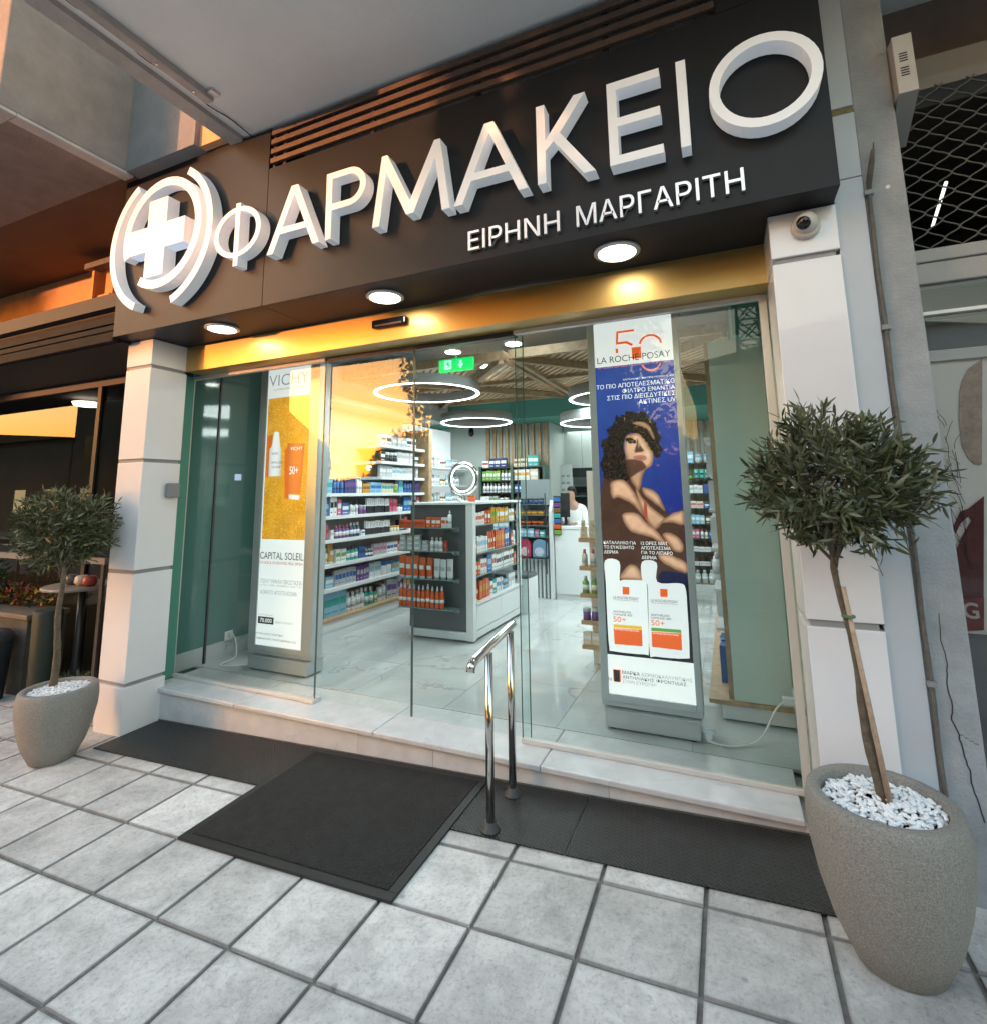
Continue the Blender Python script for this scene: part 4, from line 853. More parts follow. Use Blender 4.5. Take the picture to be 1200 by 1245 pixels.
m = MB(); m.box(-.159, 1.29, .395, -.152, 1.375, .475); sk = m.build('wall_socket', m_plug, label='white wall socket low on the teal panel', cat='socket', bevel=.002)
m = MB(); m.box(-.159, 1.30, 1.87, -.150, 1.37, 1.93); m.build('thermostat', plain('thermo', (.4, .45, .6), .3, emit=.05), label='small lit thermostat on the teal wall panel', cat='thermostat')
pts = [(-.150, 1.34, .435), (-.10, 1.34, .44), (-.03, 1.31, .39), (.04, 1.25, .29), (.02, 1.12, .262), (.10, 1.10, .262), (.22, 1.16, .262), (.30, 1.22, .262)]
def smooth(p, n=6):
    p = [Vector(q) for q in p]; out = []
    for i in range(len(p)-1):
        a, b_, c, d = p[max(i-1, 0)], p[i], p[i+1], p[min(i+2, len(p)-1)]
        for k in range(n):
            t = k/n; out.append(.5*((2*b_)+(-a+c)*t+(2*a-5*b_+4*c-d)*t*t+(-a+3*b_-3*c+d)*t**3))
    return out+[p[-1]]
c1 = thing('power_cord', 'white power cord from the wall socket to the left light box', 'cord', (-.1, 1.3, .26))
MB().tube(smooth(pts), .005, 8).build('cord_wire', m_cable, c1); m = MB(); m.box(-.152, 1.32, .415, -.115, 1.355, .455); m.build('plug', m_plug, c1, bevel=.004)
m = MB(); m.box(4.70, .9, PZ-.1, 4.9, 7.4, 3.4); m.build('wall', m_tealpale, kind='structure', label='right wall of the shop')
m = MB(); m.box(4.470, .79, PZ, 4.70, 1.60, 2.9); m.build('wall', m_tealpale, kind='structure', label='green edged wall end beside the right window')
m = MB(); m.box(-.35, 7.2, PZ-.1, 4.9, 7.4, 3.4); m.build('wall', m_greywall, kind='structure', label='back wall of the shop')
m = MB(); m.box(-.35, .81, 3.30, 4.9, 7.4, 3.4); m.build('ceiling', plain('ceiling_grey', (.46, .48, .47), .8), kind='structure')
m = MB(); m.box(-.17, 4.75, 2.79, 4.70, 7.2, 3.29); m.build('ceiling_bulkhead', m_teal2, kind='structure', label='teal lowered ceiling at the back of the shop')
m = MB(); m.box(-.17, 1.83, 2.79, .30, 4.74, 3.29); m.build('ceiling_bulkhead', plain('bulk_cream', (.38, .40, .38), .8), kind='structure', label='pale lowered ceiling along the left shelves')
m = MB(); m.box(4.30, 1.6, 2.79, 4.70, 4.74, 3.29); m.build('ceiling_bulkhead', m_teal2, kind='structure', label='teal lowered ceiling along the right wall')
# pergola
pg = thing('wooden_pergola', 'oak slat pergola frame hanging under the shop ceiling', 'pergola', (2.3, 3.2, 3.0))
def beam(p0, p1, w_=.05, h=.09, z=3.02, m_=m_woodd, name='beam'):
    a = Vector((p0[0], p0[1], z)); b_ = Vector((p1[0], p1[1], z)); d = (b_-a); L = d.length; d.normalize(); s = Vector((-d.y, d.x, 0))*w_/2
    m = MB(); i = len(m.v)
    P = [a-s, b_-s, b_+s, a+s]
    m.v += [tuple(p) for p in P] + [tuple(p+Vector((0, 0, h))) for p in P]
    for f in ((0, 3, 2, 1), (4, 5, 6, 7), (0, 1, 5, 4), (1, 2, 6, 5), (2, 3, 7, 6), (3, 0, 4, 7)): m.f.append(f); m.m.append(0); m.sm.append(False)
    return m.build(name, m_, pg)
for (xa, xb) in ((.34, 2.25), (2.35, 4.26)):
    ya, yb = 2.25, 4.45
    for k, (p, q) in enumerate((((xa, ya), (xb, ya)), ((xa, yb), (xb, yb)), ((xa, ya), (xa, yb)), ((xb, ya), (xb, yb)), ((xa, (ya+yb)/2), (xb, (ya+yb)/2)))): beam(p, q, z=3.0+.002*k)
    beam((xa, ya), (xb, yb), z=2.975, h=.07); beam((xb, ya), (xa, yb), z=2.965, h=.07)
    for k in range(1, 20):      # diagonal slats
        f = k/20
        for (A, Bp) in ((((xa+(xb-xa)*f), ya), (xa, ya+(yb-ya)*f)), ((xb, ya+(yb-ya)*f), (xa+(xb-xa)*f, yb))):
            if (k % 2) == 0 or True: beam(A, Bp, w_=.045, h=.025, z=3.05+.001*(k % 3), name='slat', m_=m_wood)
# ring lamps
def ringlamp(label, c, R, z, h=.10):
    t = thing('ring_lamp', label, 'ring lamp', (c[0], c[1], z), 'ring lamps hanging in the shop')
    m = MB(); m.lathe([(R, z), (R, z+h), (R-.035, z+h), (R-.035, z+.004)], (c[0], c[1], 0), 72)
    m.f = m.f[:-2]; m.m = m.m[:-2]; m.sm = m.sm[:-2]; m.build('ring_body', m_ringbody, t)
    m = MB(); n = 72; 
    for j in range(n):
        a, b_ = 2*PI*j/n, 2*PI*(j+1)/n
        m.face([(c[0]+R*math.cos(a), c[1]+R*math.sin(a), z-.003), (c[0]+(R-.035)*math.cos(a), c[1]+(R-.035)*math.sin(a), z-.003), (c[0]+(R-.035)*math.cos(b_), c[1]+(R-.035)*math.sin(b_), z-.003), (c[0]+R*math.cos(b_), c[1]+R*math.sin(b_), z-.003)])
    m.build('light_strip', m_ring, t)
    m = MB()
    for j in range(3):
        a = 2*PI*j/3+.4; m.tube([(c[0]+(R-.017)*math.cos(a), c[1]+(R-.017)*math.sin(a), z+h), (c[0]+(R-.017)*math.cos(a), c[1]+(R-.017)*math.sin(a), 3.29)], .002, 4)
    m.build('suspension_wire', m_darkal, t)
ringlamp('large lit ring lamp nearest the glass, over the island shelf', (1.27, 2.50), .57, 2.80)
ringlamp('lit ring lamp hanging behind the first one, left of the slat wall', (1.02, 4.25), .50, 2.70, .11)
ringlamp('lit ring lamp half hidden by the tall blue light box, the nearer one', (3.10, 3.55), .52, 2.76, .12)
ringlamp('lit ring lamp half hidden by the tall blue light box, the lower farther one', (2.75, 4.35), .52, 2.60, .12)
for k, (xx, yy) in enumerate(((1.65, 2.39), (1.66, 3.08), (2.33, 2.39), (2.27, 3.82), (3.4, 3.1))):
    t = thing('ceiling_spot', 'round recessed ceiling spot in the shop, ' + ('left of the exit sign', 'right under the exit sign', 'beside the exit sign to the right', 'among the pergola slats', 'behind the blue light box')[k], 'ceiling spot', (xx, yy, 3.2), 'ceiling spots above the pergola')
    MB().lathe([(.085, 3.19), (.10, 3.20), (.10, 3.30)], (xx, yy, 0), 24).build('spot_rim', m_plug, t); MB().lathe([(.08, 3.186), (.08, 3.189)], (xx, yy, 0), 24).build('spot_lens', mat('spot_emit', (1, 1, 1), .5, emit=1.2, ecol=(1, .97, .9)), t)
# added area lights at rings and downlights, plus shop fill with no fitting
def area(x, y, z, size, e, col=(.95, 1, .98)):
    l = bpy.data.lights.new('fill_area_light', 'AREA'); l.shape = 'DISK'; l.size = size; l.energy = e; l.color = col
    o = bpy.data.objects.new('fill_area_light', l); COL.objects.link(o); o.location = (x, y, z); return o
AE = 0.058
area(1.27, 2.5, 2.79, 1.1, 26*AE); area(1.02, 4.25, 2.69, .95, 24*AE); area(3.1, 3.55, 2.75, 1.0, 26*AE); area(2.75, 4.35, 2.59, 1.0, 22*AE); area(2.4, 6.2, 2.7, 1.2, 20*AE); area(3.6, 5.2, 2.7, .8, 14*AE); area(2.6, 1.7, 3.2, .8, 14*AE)  # last ones are added fill, no lamp hangs there
for xx in (.757, 2.249, 3.738): area(xx, .343, 2.965, .19, .12, (1, .93, .78))
# exit sign
ex = thing('exit_sign', 'green lit emergency exit sign with running figure and down arrow', 'exit sign', (2.35, 1.15, 2.65))
m = MB(); m.box(2.205, 1.12, 2.645, 2.495, 1.15, 2.742); m.build('sign_plate', m_exit, ex)
m = MB(); m.face([(2.405, 1.118, 2.725), (2.385, 1.118, 2.725), (2.385, 1.118, 2.695), (2.370, 1.118, 2.695), (2.395, 1.118, 2.66), (2.420, 1.118, 2.695), (2.405, 1.118, 2.695)]); m.build('arrow', m_exitw, ex)
m = MB(); m.box(2.255, 1.1175, 2.662, 2.315, 1.1195, 2.732); m.build('door_symbol', m_exitw, ex)
m = MB(); m.face([(2.275, 1.1165, 2.715), (2.295, 1.1165, 2.725), (2.298, 1.1165, 2.70), (2.31, 1.1165, 2.69), (2.296, 1.1165, 2.688), (2.305, 1.1165, 2.668), (2.293, 1.1165, 2.680), (2.28, 1.1165, 2.666), (2.288, 1.1165, 2.69), (2.27, 1.1165, 2.70)]); m.build('running_figure', m_exit, ex)
m = MB(); m.tube([(2.35, 1.135, 2.742), (2.35, 1.135, 3.29)], .006, 6); m.build('sign_stem', m_plug, ex)

# ================================================================== LIGHT BOXES
m_lbf = mat('lightbox_silver', (.50, .53, .55), .3, metal=.35)
def lb(name, label, x0, x1, y0, px0, px1, top, bottom=.413):
    t = thing(name, label, 'light box', ((x0+x1)/2, y0+.06, PZ))
    m = MB(); m.box(x0+.02, y0-.02, PZ+.012, x1-.02, y0+.17, PZ+.108); m.build('base', m_lbf, t, bevel=.004)
    m = MB(); m.box(x0+.015, y0-.03, PZ+.109, x1-.015, y0+.18, PZ+.118); m.build('base_lip', m_lbf, t)
    m = MB(); m.box(x0, y0+.012, .38, x1, y0+.13, top+.03); m.build('cabinet', m_lbf, t)
    for (a, b_, c, d) in ((x0, bottom, px0, top+.03), (px1, bottom, x1, top+.03), (px0, bottom, px1, .455), (px0, top, px1, top+.03)):
        m = MB(); m.box(a, y0-.004, b_, c, y0+.0115, d); m.build('frame_rail', m_lbf, t, bevel=.003)
    m = MB()
    for xx in (x0+.05, x1-.08):
        for yy in (y0, y0+.13): m.box(xx, yy, PZ+.0005, xx+.03, yy+.02, PZ+.0115)
    m.build('foot', m_black, t)
    return t
PE = .05
def pm(n, c, e=PE, **k): return mat('print_'+n, c, .25, emit=min(e, PE), ecol=c, **k)
LY = 1.150
rb = lb('light_box', 'tall light box with a sunscreen advert of a curly haired woman on blue', 3.367, 3.966, LY, 3.415, 3.930, 2.870)
def sheet(par, n, mt, x0, z0, x1, z1, k): 
    m = MB(); m.face([(x0, LY+.006-.0012*k, z0), (x1, LY+.006-.0012*k, z0), (x1, LY+.006-.0012*k, z1), (x0, LY+.006-.0012*k, z1)]); return m.build(n, mt, par)
sheet(rb, 'print_white_top', pm('white', (.72, .72, .71)), 3.414, 2.556, 3.931, 2.87, 0)
sheet(rb, 'print_white_bottom', pm('white', (.72, .72, .71)), 3.414, .455, 3.931, .69, 0)
cmap = {'bodydark': pm('bodydark', (.030, .014, .010), .3), 'hair': pm('hair', (.022, .015, .012), .2, var=.6, vs=60), 'skin': pm('skin', (.40, .20, .115), .05, var=.22, vs=9), 'shade': pm('shade', (.05, .022, .016), .3), 'white': pm('eyewhite', (.10, .08, .07), .2), 'lips': pm('lips', (.34, .12, .10), .5), 'red': pm('red', (.35, .07, .05), .5), 'navy': pm('navy', (.012, .014, .04), .3)}
cmap.update({'wh': pm('bottlewhite', (.70, .70, .70)), 'wh2': pm('bottlewhite2', (.66, .66, .67)), 'orange': pm('orange', (.68, .10, .015)), 'yellow': pm('yellow', (.68, .38, .01)), 'green': pm('green', (.10, .28, .04))})
def clipx(pl, lo, hi): return [(min(max(a, lo), hi), b_) for a, b_ in pl]
nm = {'bodydark': 'dark_silhouette', 'hair': 'printed_hair', 'skin': 'printed_skin', 'shade': 'printed_shade', 'white': 'printed_eye', 'lips': 'printed_lips', 'red': 'printed_strap', 'navy': 'printed_cloth', 'wh': 'printed_bottle', 'wh2': 'printed_bottle', 'orange': 'printed_orange_block', 'yellow': 'printed_yellow_bar', 'green': 'printed_green_bar', 'vred': 'printed_red_shadow', 'vtube': 'printed_tube'}
import mathutils.geometry as mg
def printpoly(par, c, pl, yy, mt, rough=0, smoothn=3):
    pl = clipx(pl, 3.4145, 3.9305) if par is rb else pl
    if smoothn and len(pl) > 5:
        q = []; n = len(pl)
        for i in range(n):
            a, b_, cc, d = [Vector(pl[(i+k) % n]) for k in (-1, 0, 1, 2)]
            for s_ in range(smoothn):
                t = s_/smoothn; v = .5*((2*b_)+(-a+cc)*t+(2*a-5*b_+4*cc-d)*t*t+(-a+3*b_-3*cc+d)*t**3); q.append((v.x, v.y))
        pl = clipx(q, 3.4145, 3.9305) if par is rb else q
    if rough:
        r = random.Random(len(pl)); pl = [(a+r.uniform(-rough, rough), b_+r.uniform(-rough, rough)) for a, b_ in pl]
    tris = mg.tessellate_polygon([[Vector((a, b_, 0)) for a, b_ in pl]])
    m = MB()
    for tr_ in tris:
        P = [pl[i] for i in tr_]; ar = (P[1][0]-P[0][0])*(P[2][1]-P[0][1])-(P[2][0]-P[0][0])*(P[1][1]-P[0][1])
        if ar < 0: P = P[::-1]
        m.face([(a, yy, b_) for a, b_ in P])
    return m.build(nm[c], mt, par)
# the printed photograph: one fine grid of print dots, coloured per vertex
import numpy as np
def vmat(name, e=PE):
    m = bpy.data.materials.new(name); m.use_nodes = True; t = m.node_tree; b = t.nodes['Principled BSDF']
    at = t.nodes.new('ShaderNodeVertexColor'); at.layer_name = 'print'
    t.links.new(at.outputs[0], b.inputs['Base Color']); t.links.new(at.outputs[0], b.inputs['Emission Color'])
    b.inputs['Emission Strength'].default_value = e; b.inputs['Roughness'].default_value = .25
    return m
def sdist(pl, X, Z):                         # signed distance, positive inside
    d = np.full(X.shape, 9.); ins = np.zeros(X.shape, bool); n = len(pl)
    for i in range(n):
        ax, az = pl[i]; bx, bz = pl[(i+1) % n]; ex, ez = bx-ax, bz-az; L2 = ex*ex+ez*ez+1e-12
        t = np.clip(((X-ax)*ex+(Z-az)*ez)/L2, 0, 1); d = np.minimum(d, np.hypot(X-ax-t*ex, Z-az-t*ez))
        c = ((az > Z) != (bz > Z)) & (X < (bx-ax)*(Z-az)/((bz-az) if abs(bz-az) > 1e-9 else 1e-9)+ax); ins ^= c
    return np.where(ins, d, -d)
def crspline(pl, k=4):
    q = []; n = len(pl)
    for i in range(n):
        a, b_, cc, d = [Vector(pl[(i+j) % n]) for j in (-1, 0, 1, 2)]
        for s_ in range(k):
            t = s_/k; v = .5*((2*b_)+(-a+cc)*t+(2*a-5*b_+4*cc-d)*t*t+(-a+3*b_-3*cc+d)*t**3); q.append((v.x, v.y))
    return q
def vnoise(X, Z, f, seed):
    r = np.random.RandomState(seed); G = r.rand(64, 64); x = X*f; z = Z*f; i = np.floor(x).astype(int); j = np.floor(z).astype(int); u = x-i; v = z-j; u = u*u*(3-2*u); v = v*v*(3-2*v)
    g = lambda a, b_: G[a % 64, b_ % 64]
    return (g(i, j)*(1-u)+g(i+1, j)*u)*(1-v)+(g(i, j+1)*(1-u)+g(i+1, j+1)*u)*v
def print_grid(name, x0, x1, z0, z1, step, paint, y, parent):
    nx, nz = int((x1-x0)/step)+1, int((z1-z0)/step)+1
    X, Z = np.meshgrid(np.linspace(x0, x1, nx), np.linspace(z0, z1, nz)); C_ = np.clip(paint(X, Z), 0, 1)
    off = wloc(parent); co = np.stack([X-off.x, np.full(X.shape, y-off.y), Z-off.z], -1).reshape(-1, 3)
    idx = np.arange(nx*nz).reshape(nz, nx); f = np.stack([idx[:-1, :-1], idx[:-1, 1:], idx[1:, 1:], idx[1:, :-1]], -1).reshape(-1, 4)
    me = bpy.data.meshes.new(name); me.from_pydata(co.tolist(), [], f.tolist())
    ca = me.color_attributes.new('print', 'FLOAT_COLOR', 'POINT'); ca.data.foreach_set('color', np.concatenate([C_, np.ones(C_.shape[:2]+(1,))], -1).astype(np.float32).ravel())
    me.materials.append(vmat(name)); o = bpy.data.objects.new(name, me); COL.objects.link(o); o.parent = parent; return o
def lay(C_, col, a): return C_*(1-a[..., None])+np.array(col)*a[..., None] if not isinstance(col, np.ndarray) else C_*(1-a[..., None])+col*a[..., None]
def ss(a, b_, x): t = np.clip((x-a)/(b_-a), 0, 1); return t*t*(3-2*t)
def paint_woman(X, Z):
    blue = np.stack([.012+.012*ss(1.2, 2.5, Z), .030+.03*ss(1.3, 2.5, Z)-.01*ss(3.7, 3.93, X), .17+.10*ss(1.2, 2.4, Z)], -1)
    n = vnoise(X, Z, 9, 1)*.5+vnoise(X, Z, 22, 2)*.3; C_ = blue*(.82+.3*n)[..., None]
    C_ = lay(C_, (.010, .008, .010), ss(1.30, 1.16, Z))
    wob = (vnoise(X, Z, 55, 3)-.5)*.020+(vnoise(X, Z, 120, 4)-.5)*.010
    wb2 = (vnoise(X, Z, 30, 8)-.5)*.006
    for c, pl in WOMAN:
        d = sdist(crspline(pl), X, Z)
        if c == 'hair':
            d = d+wob; curl = .5+.5*np.sin((vnoise(X, Z, 22, 5)*9+vnoise(X, Z, 70, 6)*4)*2.8); hc = np.stack([.010+.024*curl**3, .007+.015*curl**3, .006+.011*curl**3], -1)
            C_ = lay(C_, hc, ss(-.004, .004, d))
        elif c == 'skin':
            d = d+wb2; rim = ss(0, .030, d); lr = ss(-.06, .07, (X-pl[0][0])*.4+(Z-sum(p[1] for p in pl)/len(pl)))
            sh = .42+.58*rim; sh = sh*(.80+.28*lr)*(.93+.14*vnoise(X, Z, 40, 7))
            sk = np.stack([.60*sh, .335*sh**1.15, .215*sh**1.25], -1); C_ = lay(C_, sk, ss(-.003, .0035, d))
        elif c == 'bodydark': C_ = lay(C_, np.stack([.050+.03*n, .022+.014*n, .016+.01*n], -1), ss(-.006, .006, d+wb2))
        elif c == 'shade': C_ = lay(C_, (.060, .024, .017), ss(-.007, .006, d)*.93)
        elif c == 'lips': C_ = lay(C_, (.36, .12, .10), ss(-.002, .003, d)*.9)
        elif c == 'red': C_ = lay(C_, (.34, .06, .04), ss(-.002, .002, d))
        elif c == 'navy': C_ = lay(C_, (.008, .010, .04), ss(-.006, .006, d))
        elif c == 'white': C_ = lay(C_, (.16, .13, .12), ss(-.002, .002, d))
    fx, fz = WOMAN[2][1][0]                    # face: lid, iris, brow, nostril, lip line
    ex, ez = 3.560, 2.150
    for (cx_, cz_, rx_, rz_, col, a) in ((WX(352), WZ(228), .0075, .0045, (.02, .012, .01), .95), (WX(352), WZ(218), .017, .0028, (.015, .01, .008), .9), (WX(352), WZ(203), .022, .0035, (.03, .017, .012), .75), (WX(432), WZ(302), .010, .003, (.06, .02, .015), .8), (WX(420), WZ(352), .020, .0016, (.10, .02, .02), .8), (WX(330), WZ(300), .022, .03, (.62, .30, .20), .25), (WX(480), WZ(330), .012, .03, (.72, .46, .33), .45), (WX(415), WZ(255), .006, .022, (.72, .46, .33), .35)):
        r_ = np.hypot((X-cx_)/rx_, (Z-cz_)/rz_); C_ = lay(C_, col, ss(1.25, .6, r_)*a)
    return C_
_a, _b = WOMAN[2][1][0], WOMAN[2][1][7]        # (318,190) and (505,410) of the digitised face
def WX(u): return _a[0]+(u-318)*(_b[0]-_a[0])/(505-318)
def WZ(v): return _a[1]+(v-190)*(_b[1]-_a[1])/(410-190)
print_grid('printed_photograph', 3.4145, 3.9305, .690, 2.556, .0034, paint_woman, LY+.003, rb)
k = 0
for c, pl in BOTTLES:
    k += 1; printpoly(rb, c, pl, LY-.0022-.0003*k, cmap[c], smoothn=4 if c in ('wh', 'wh2') else 0)
pt_w = pm('textwhite', (.8, .8, .8), .7); pt_k = pm('textblack', (.02, .02, .022), .05); pt_o = cmap['orange']; pt_g = pm('textgrey', (.22, .22, .23), .2)
TY = LY-.0062
def T(par, s, x0, z0, x1, z1, mt, bold=0): text_mb(s, x0, z0, x1, z1, TY, bold=min(bold, 0)).build('lettering', mt, par)
# the 50 figure
m = MB()
five = [(3.572, 2.792), (3.69, 2.792), (3.69, 2.778), (3.585, 2.778), (3.580, 2.716), (3.640, 2.716), (3.680, 2.690), (3.668, 2.678), (3.632, 2.700), (3.565, 2.700)]
curve_mb([five], TY, .0006).build('lettering', pt_o, rb)
curve_mb([[(3.562, 2.640), (3.578, 2.640), (3.578, 2.672), (3.562, 2.672)]], TY, .0006).build('lettering', pt_o, rb)
curve_mb(arcband(3.790, 2.668, .062, .076, 5, 165, 24), TY, .0006).build('lettering', pt_o, rb)
curve_mb(arcband(3.790, 2.560, .055, .067, 200, 340, 20), TY, .0006).build('lettering', pm('salmon', (.75, .22, .14)), rb)
sheet(rb, 'printed_orange_block', pt_o, 3.668, 2.590, 3.728, 2.668, 6)
T(rb, 'LA ROCHE POSAY', 3.434, 2.578, 3.912, 2.622, pt_k, -.003)
T(rb, '50 YEARS OF LIFE-CHANGING SKINCARE', 3.434, 2.5415, 3.912, 2.5525, pm('salmon', (.75, .22, .14)))
T(rb, 'ΑΝΤΗΛΙΑΚΟ ΦΙΛΤΡΟ MEXORYL 400', 3.600, 2.447, 3.926, 2.459, pt_w)
T(rb, 'ΤΟ ΠΙΟ ΑΠΟΤΕΛΕΣΜΑΤΙΚΟ', 3.420, 2.401, 3.928, 2.431, pt_w, .012)
T(rb, 'ΦΙΛΤΡΟ ΕΝΑΝΤΙΑ', 3.594, 2.361, 3.928, 2.391, pt_w, .012)
T(rb, 'ΣΤΙΣ ΠΙΟ ΔΙΕΙΣΔΥΤΙΚΕΣ', 3.489, 2.321, 3.928, 2.351, pt_w, .012)
T(rb, 'ΑΚΤΙΝΕΣ UV', 3.697, 2.281, 3.928, 2.311, pt_w, .012)
for s_, x0, x1, z in (('ΚΑΤΑΛΛΗΛΟ ΓΙΑ', 3.424, 3.629, 1.375), ('ΤΟ ΕΥΑΙΣΘΗΤΟ', 3.424, 3.616, 1.346), ('ΔΕΡΜΑ', 3.424, 3.515, 1.315), ('12 ΩΡΕΣ ΜΑΤ', 3.661, 3.823, 1.376), ('ΑΠΟΤΕΛΕΣΜΑ', 3.661, 3.840, 1.347), ('ΓΙΑ ΤΟ ΛΙΠΑΡΟ', 3.661, 3.850, 1.318), ('ΔΕΡΜΑ', 3.661, 3.752, 1.288)): T(rb, s_, x0, z, x1, z+.020, pt_w, .010)
for dx, dz in ((0, 0), (.233, -.003)):
    T(rb, 'LA ROCHE-POSAY', 3.469+dx, 1.034+dz, 3.629+dx, 1.050+dz, pt_k); T(rb, 'LABORATOIRE DERMATOLOGIQUE', 3.472+dx, 1.024+dz, 3.627+dx, 1.030+dz, pt_k)
    T(rb, 'ANTHELIOS', 3.466+dx, .949+dz, 3.576+dx, .962+dz, pt_k, .01); T(rb, 'UVMUNE 400', 3.466+dx, .932+dz, 3.583+dx, .944+dz, pt_k)
    T(rb, '50+', 3.464+dx, .893+dz, 3.544+dx, .925+dz, pt_o, .006)
    T(rb, 'INTENSE PROTECTION', 3.470+dx, .843+dz, 3.62+dx, .852+dz, pt_w, .01)
T(rb, 'N', 3.418, .535, 3.436, .554, pt_k, .01); T(rb, '1', 3.452, .532, 3.488, .602, pt_k, .03)
T(rb, 'ΜΑΡΚΑ', 3.505, .584, 3.612, .604, pt_k, .012); T(rb, 'ΔΕΡΜΟΚΑΛΛΥΝΤΙΚΗΣ', 3.622, .584, 3.919, .604, pt_g, -.004)
T(rb, 'ΑΝΤΗΛΙΑΚΗΣ ΦΡΟΝΤΙΔΑΣ', 3.505, .557, 3.883, .577, pt_k, .012); T(rb, 'ΣΤΗΝ ΕΥΡΩΠΗ*', 3.505, .531, 3.711, .551, pt_g, -.004)

lbx = lb('light_box', 'tall light box with an orange sunscreen advert, behind the left window', .305, 1.00, LY, .382, .893, 2.873)
sheet(lbx, 'print_white_ground', pm('white', (.72, .72, .71)), .381, .455, .894, 2.873, 0)
m_gl = mat('print_gold', (.75, .33, .02), .3, emit=.05, ecol=(.75, .33, .02), var=.45, vs=90)
def paint_gold(X, Z):
    n = vnoise(X, Z, 260, 11)*.6+vnoise(X, Z, 150, 12)*.4; sp = ss(.66, .86, n)
    g = .80+.25*vnoise(X, Z, 12, 13); C_ = np.stack([.66*g, .30*g, .015*g], -1); C_ = lay(C_, (.95, .62, .18), sp*.75); C_ = lay(C_, (.40, .15, .0), ss(.42, .22, n)*.6)
    for c, pl in VPROD:
        d = sdist(pl, X, Z); xs_ = [p[0] for p in pl]; u = (X-min(xs_))/(max(xs_)-min(xs_)); cyl = .55+.45*np.sin(np.clip(u, 0, 1)*math.pi)**.6
        if c == 'vred': C_ = lay(C_, (.58, .09, .01), ss(-.012, .012, d)*.85)
        elif c == 'wh': C_ = lay(C_, np.stack([.72*cyl, .71*cyl, .70*cyl], -1), ss(-.002, .002, d))
        else: C_ = lay(C_, np.stack([.62*cyl, .17*cyl, .035*cyl], -1), ss(-.002, .002, d))
    return C_
print_grid('printed_photograph', .395, .886, 1.34, 2.598, .0042, paint_gold, LY+.004, lbx)
TY = LY-.003
T(lbx, 'VICHY', .400, 2.708, .872, 2.812, pt_g, -.006); T(lbx, 'LABORATOIRES', .47, 2.668, .84, 2.684, pt_g)
T(lbx, 'VICHY', .47, 2.08, .55, 2.10, pt_k); T(lbx, 'CAPITAL SOLEIL', .47, 2.00, .60, 2.02, pt_k); T(lbx, 'UV-AGE', .48, 1.96, .58, 1.98, pt_k)
T(lbx, 'VICHY', .69, 2.11, .83, 2.14, pt_w); T(lbx, '50+', .69, 1.90, .79, 1.97, pt_w)
T(lbx, 'CAPITAL SOLEIL', .394, 1.172, .885, 1.232, pt_k, .004); T(lbx, 'UV-AGE & HYDRATING MILK SPF50+', .396, 1.130, .885, 1.153, pm('red', (.35, .07, .05)))
T(lbx, 'ΠΟΛΥ ΥΨΗΛΗ ΠΡΟΣΤΑΣΙΑ', .414, .968, .880, 1.004, pt_g); T(lbx, 'UVA + UVB + ΜΑΚΡΕΣ UVA + IR', .414, .947, .878, .960, pt_g)
T(lbx, 'ΑΟΡΑΤΟ ΑΠΟΤΕΛΕΣΜΑ', .414, .878, .830, .912, pt_g); T(lbx, 'ΣΥΝΙΣΤΑΤΑΙ ΑΠΟ', .405, .700, .580, .712, pt_g)
sheet(lbx, 'printed_black_block', pt_k, .404, .632, .584, .690, 6.5)
TY = LY-.0045
T(lbx, '70.000', .43, .645, .565, .678, pt_w, .01); T(lbx, 'ΔΕΡΜΑΤΟΛΟΓΟΥΣ*', .606, .648, .802, .664, pt_g)
T(lbx, 'Η ΝΕΑ ΜΑΣ ΠΟΛΙΤΙΚΗ', .396, .545, .695, .560, pt_k, .01); T(lbx, 'ΞΕΚΙΝΑΕΙ ΑΠΟ ΤΗΝ ΕΠΙΔΕΡΜΙΔΑ ΣΑΣ.', .396, .505, .850, .520, pt_k, .01)
# right light box cord
pts = [(4.462, 1.42, .46), (4.42, 1.40, .46), (4.36, 1.36, .42), (4.28, 1.28, .30), (4.20, 1.20, .264), (4.08, 1.14, .262), (3.97, 1.17, .262)]
c2 = thing('power_cord', 'white power cord looping over the floor from the right wall to the blue light box', 'cord', (4.2, 1.3, .26))
MB().tube(smooth(pts), .0055, 8).build('cord_wire', m_cable, c2); m = MB(); m.box(4.40, 1.385, .44, 4.465, 1.43, .48); m.build('plug', m_plug, c2, bevel=.005)
m = MB(); m.box(4.462, 1.35, .40, 4.469, 1.46, .52); m.build('wall_socket', m_plug, label='white wall socket beside the right window', cat='socket')

